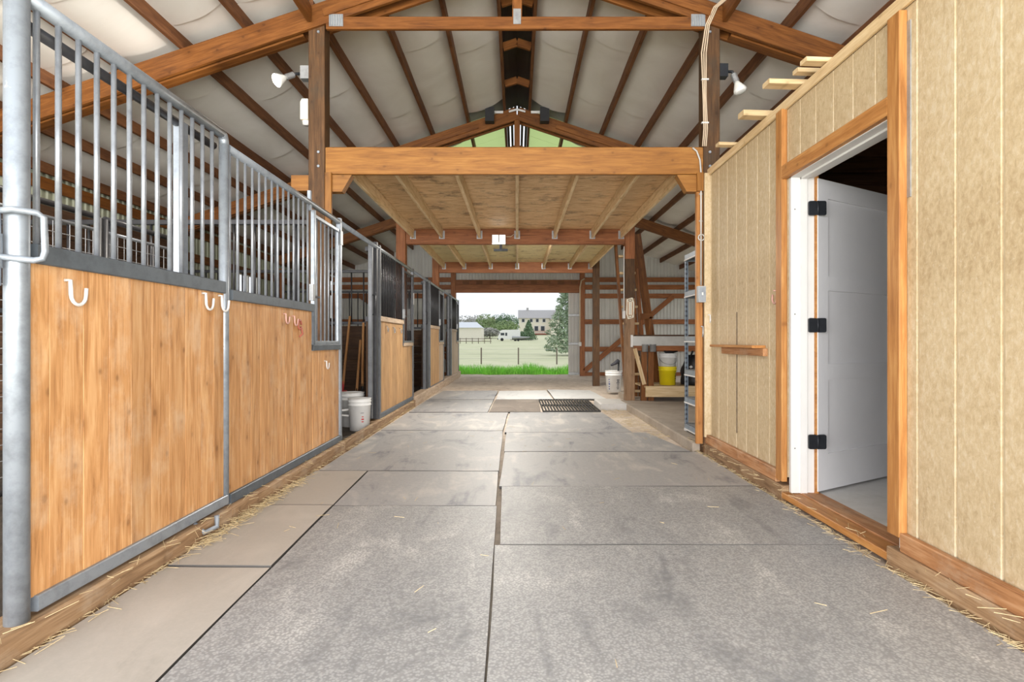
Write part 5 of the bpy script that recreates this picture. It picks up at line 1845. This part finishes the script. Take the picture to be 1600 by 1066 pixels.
for q in range(8):
    box('deck_baluster', x - 3.0 + q * 0.78, x - 2.9 + q * 0.78, 224, 224.1, z - 0.1, z + 0.9, M['deckred'], ht)
box('deck_handrail', x - 3.0, x + 2.6, 224, 224.1, z + 0.85, z + 0.95, M['deckred'], ht)
box('chimney', hx0 + 3.0, hx0 + 3.9, 234, 235, ridge - 0.8, ridge + 0.9, M['houseroof'], ht)
# red roof glimpsed between the trees
x, z = at(770, 501, 300)
o = MB()
o.prism([(x - 2.6, z - 2.5), (x + 2.6, z - 2.5), (x + 2.6, z), (x, z + 1.8), (x - 2.6, z)], 'y', 300, 306)
o.box(x - 2.5, x + 2.5, 300.1, 305.9, gz(300) - 0.5, z - 2.4)
hb = thing('cottage', 'small red roofed cottage far between the trees', 'house', (x, 300, gz(300)))
o.build('wall', M['deckred'], hb)

# shed on the left
sx0, sz0 = at(690, 529, 150)
sx1, _ = at(752, 529, 150)
st = thing('metal_shed', 'beige metal shed with a pale blue roof at the left of the pasture', 'shed', (sx1, 150, gz(150)))
_, ez = at(0, 512, 150)
_, rz2 = at(0, 503.5, 156)
box('wall', sx0, sx1, 150, 162, gz(150) - 0.6, ez, M['shedwall'], st)
m = MB()
m.add([(sx0 - 0.3, 149.5, ez - 0.05), (sx1 + 0.2, 149.5, ez - 0.05), (sx1 - 1.6, 156, rz2), (sx0 - 0.3, 156, rz2), (sx0 - 0.3, 162.5, ez - 0.05), (sx1 + 0.2, 162.5, ez - 0.05)],
      [[0, 1, 2, 3], [3, 2, 5, 4], [1, 5, 2], [0, 3, 4], [0, 4, 5, 1]])
m.build('roof', M['shedroof'], st)
fl_ = thing('rail_fence', 'dark rail fence in front of the metal shed', 'fence', (-10, 120, gz(120)))
for k in range(8):
    x = (700 + k * 9.5 - 808) / 900 * 120
    lumber('fence_post', (x, 120, gz(120) - 0.1), (x, 120, gz(120) + 1.2), 0.14, 0.14, M['fencewood'], fl_, up=(1, 0, 0))
for z in (0.5, 1.05):
    lumber('fence_rail', ((690 - 808) / 7.5, 120.1, gz(120) + z), ((768 - 808) / 7.5, 120.1, gz(120) + z), 0.12, 0.05, M['fencewood'], fl_)

# camper van with boat beside it
Z = 150
cx0, _ = at(779, 532, Z)
cx1, _ = at(813, 532, Z)
g0 = gz(Z)
cv = thing('camper_van', 'old white camper van parked at the edge of the pasture', 'camper', ((cx0 + cx1) / 2, Z, g0))
m = MB()
m.prism([(cx0 + 0.1, g0 + 0.5), (cx1, g0 + 0.5), (cx1, g0 + 2.75), (cx1 - 0.5, g0 + 3.0), (cx0 + 1.0, g0 + 2.95), (cx0 + 0.25, g0 + 2.55), (cx0 + 0.45, g0 + 2.1), (cx0 - 0.1, g0 + 1.45), (cx0 - 0.2, g0 + 0.6)], 'y', Z, Z + 2.3)
m.build('body', M['camper'], cv)
for a, b, z0, z1 in ((0.55, 1.5, 1.5, 2.15), (1.75, 2.25, 1.4, 2.2)):
    box('side_window', cx0 + a, cx0 + b, Z - 0.03, Z - 0.005, g0 + z0, g0 + z1, M['darkglass'], cv)
box('bumper', cx0 - 0.35, cx0 - 0.1, Z, Z + 2.3, g0 + 0.4, g0 + 0.7, M['ink'], cv)
for x in (cx0 + 0.9, cx1 - 1.3):
    m = MB()
    m.tube([(x, Z - 0.05, g0 + 0.4), (x, Z + 0.25, g0 + 0.4)], 0.42, 16)
    m.build('wheel', M['black'], cv)
bx0, _ = at(800, 532, 147)
bx1, _ = at(828, 532, 147)
bg = gz(147)
bt = thing('boat', 'small boat with a grey cover beside the camper van', 'boat', ((bx0 + bx1) / 2, 147, bg))
m = MB()
V, F = [], []
n = 9
for k in range(n + 1):
    f = k / n
    x = bx0 + (bx1 - bx0) * f
    w = 0.9 * (1 - f ** 3)
    zk, zg = bg + 0.35 + 0.55 * f ** 3, bg + 1.0 + 0.15 * f
    V += [(x, 147, zk), (x, 147 - w, zg), (x, 147, zg + 0.35 * (1 - f)), (x, 147 + w, zg)]
for k in range(n):
    for q in range(4):
        F.append([k * 4 + q, k * 4 + (q + 1) % 4, k * 4 + 4 + (q + 1) % 4, k * 4 + 4 + q])
F.append([0, 1, 2, 3])
m.add(V, F)
m.build('hull', M['plate'], bt, True)
lumber('trailer_tongue', (bx0 - 0.5, 147, bg + 0.4), (bx1 + 1.0, 147, bg + 0.45), 0.12, 0.12, M['ink'], bt)
m = MB()
m.tube([(bx0 + 1.6, 146.1, bg + 0.32), (bx0 + 1.6, 146.3, bg + 0.32)], 0.32, 14)
m.build('trailer_wheel', M['black'], bt)
x, _ = at(858, 532, 170)
pf = thing('post_fence', 'short pale post fence below the cream house', 'fence', (x, 110, gz(110)))
for k in range(7):
    xx = (858 + k * 6 - 808) / 900 * 110
    lumber('fence_post', (xx, 110, gz(110) - 0.1), (xx, 110, gz(110) + 1.2), 0.12, 0.12, M['conduit'], pf, up=(1, 0, 0))
lumber('fence_rail', ((856 - 808) / 900 * 110, 110.1, gz(110) + 1.0), ((900 - 808) / 900 * 110, 110.1, gz(110) + 1.0), 0.08, 0.05, M['conduit'], pf)
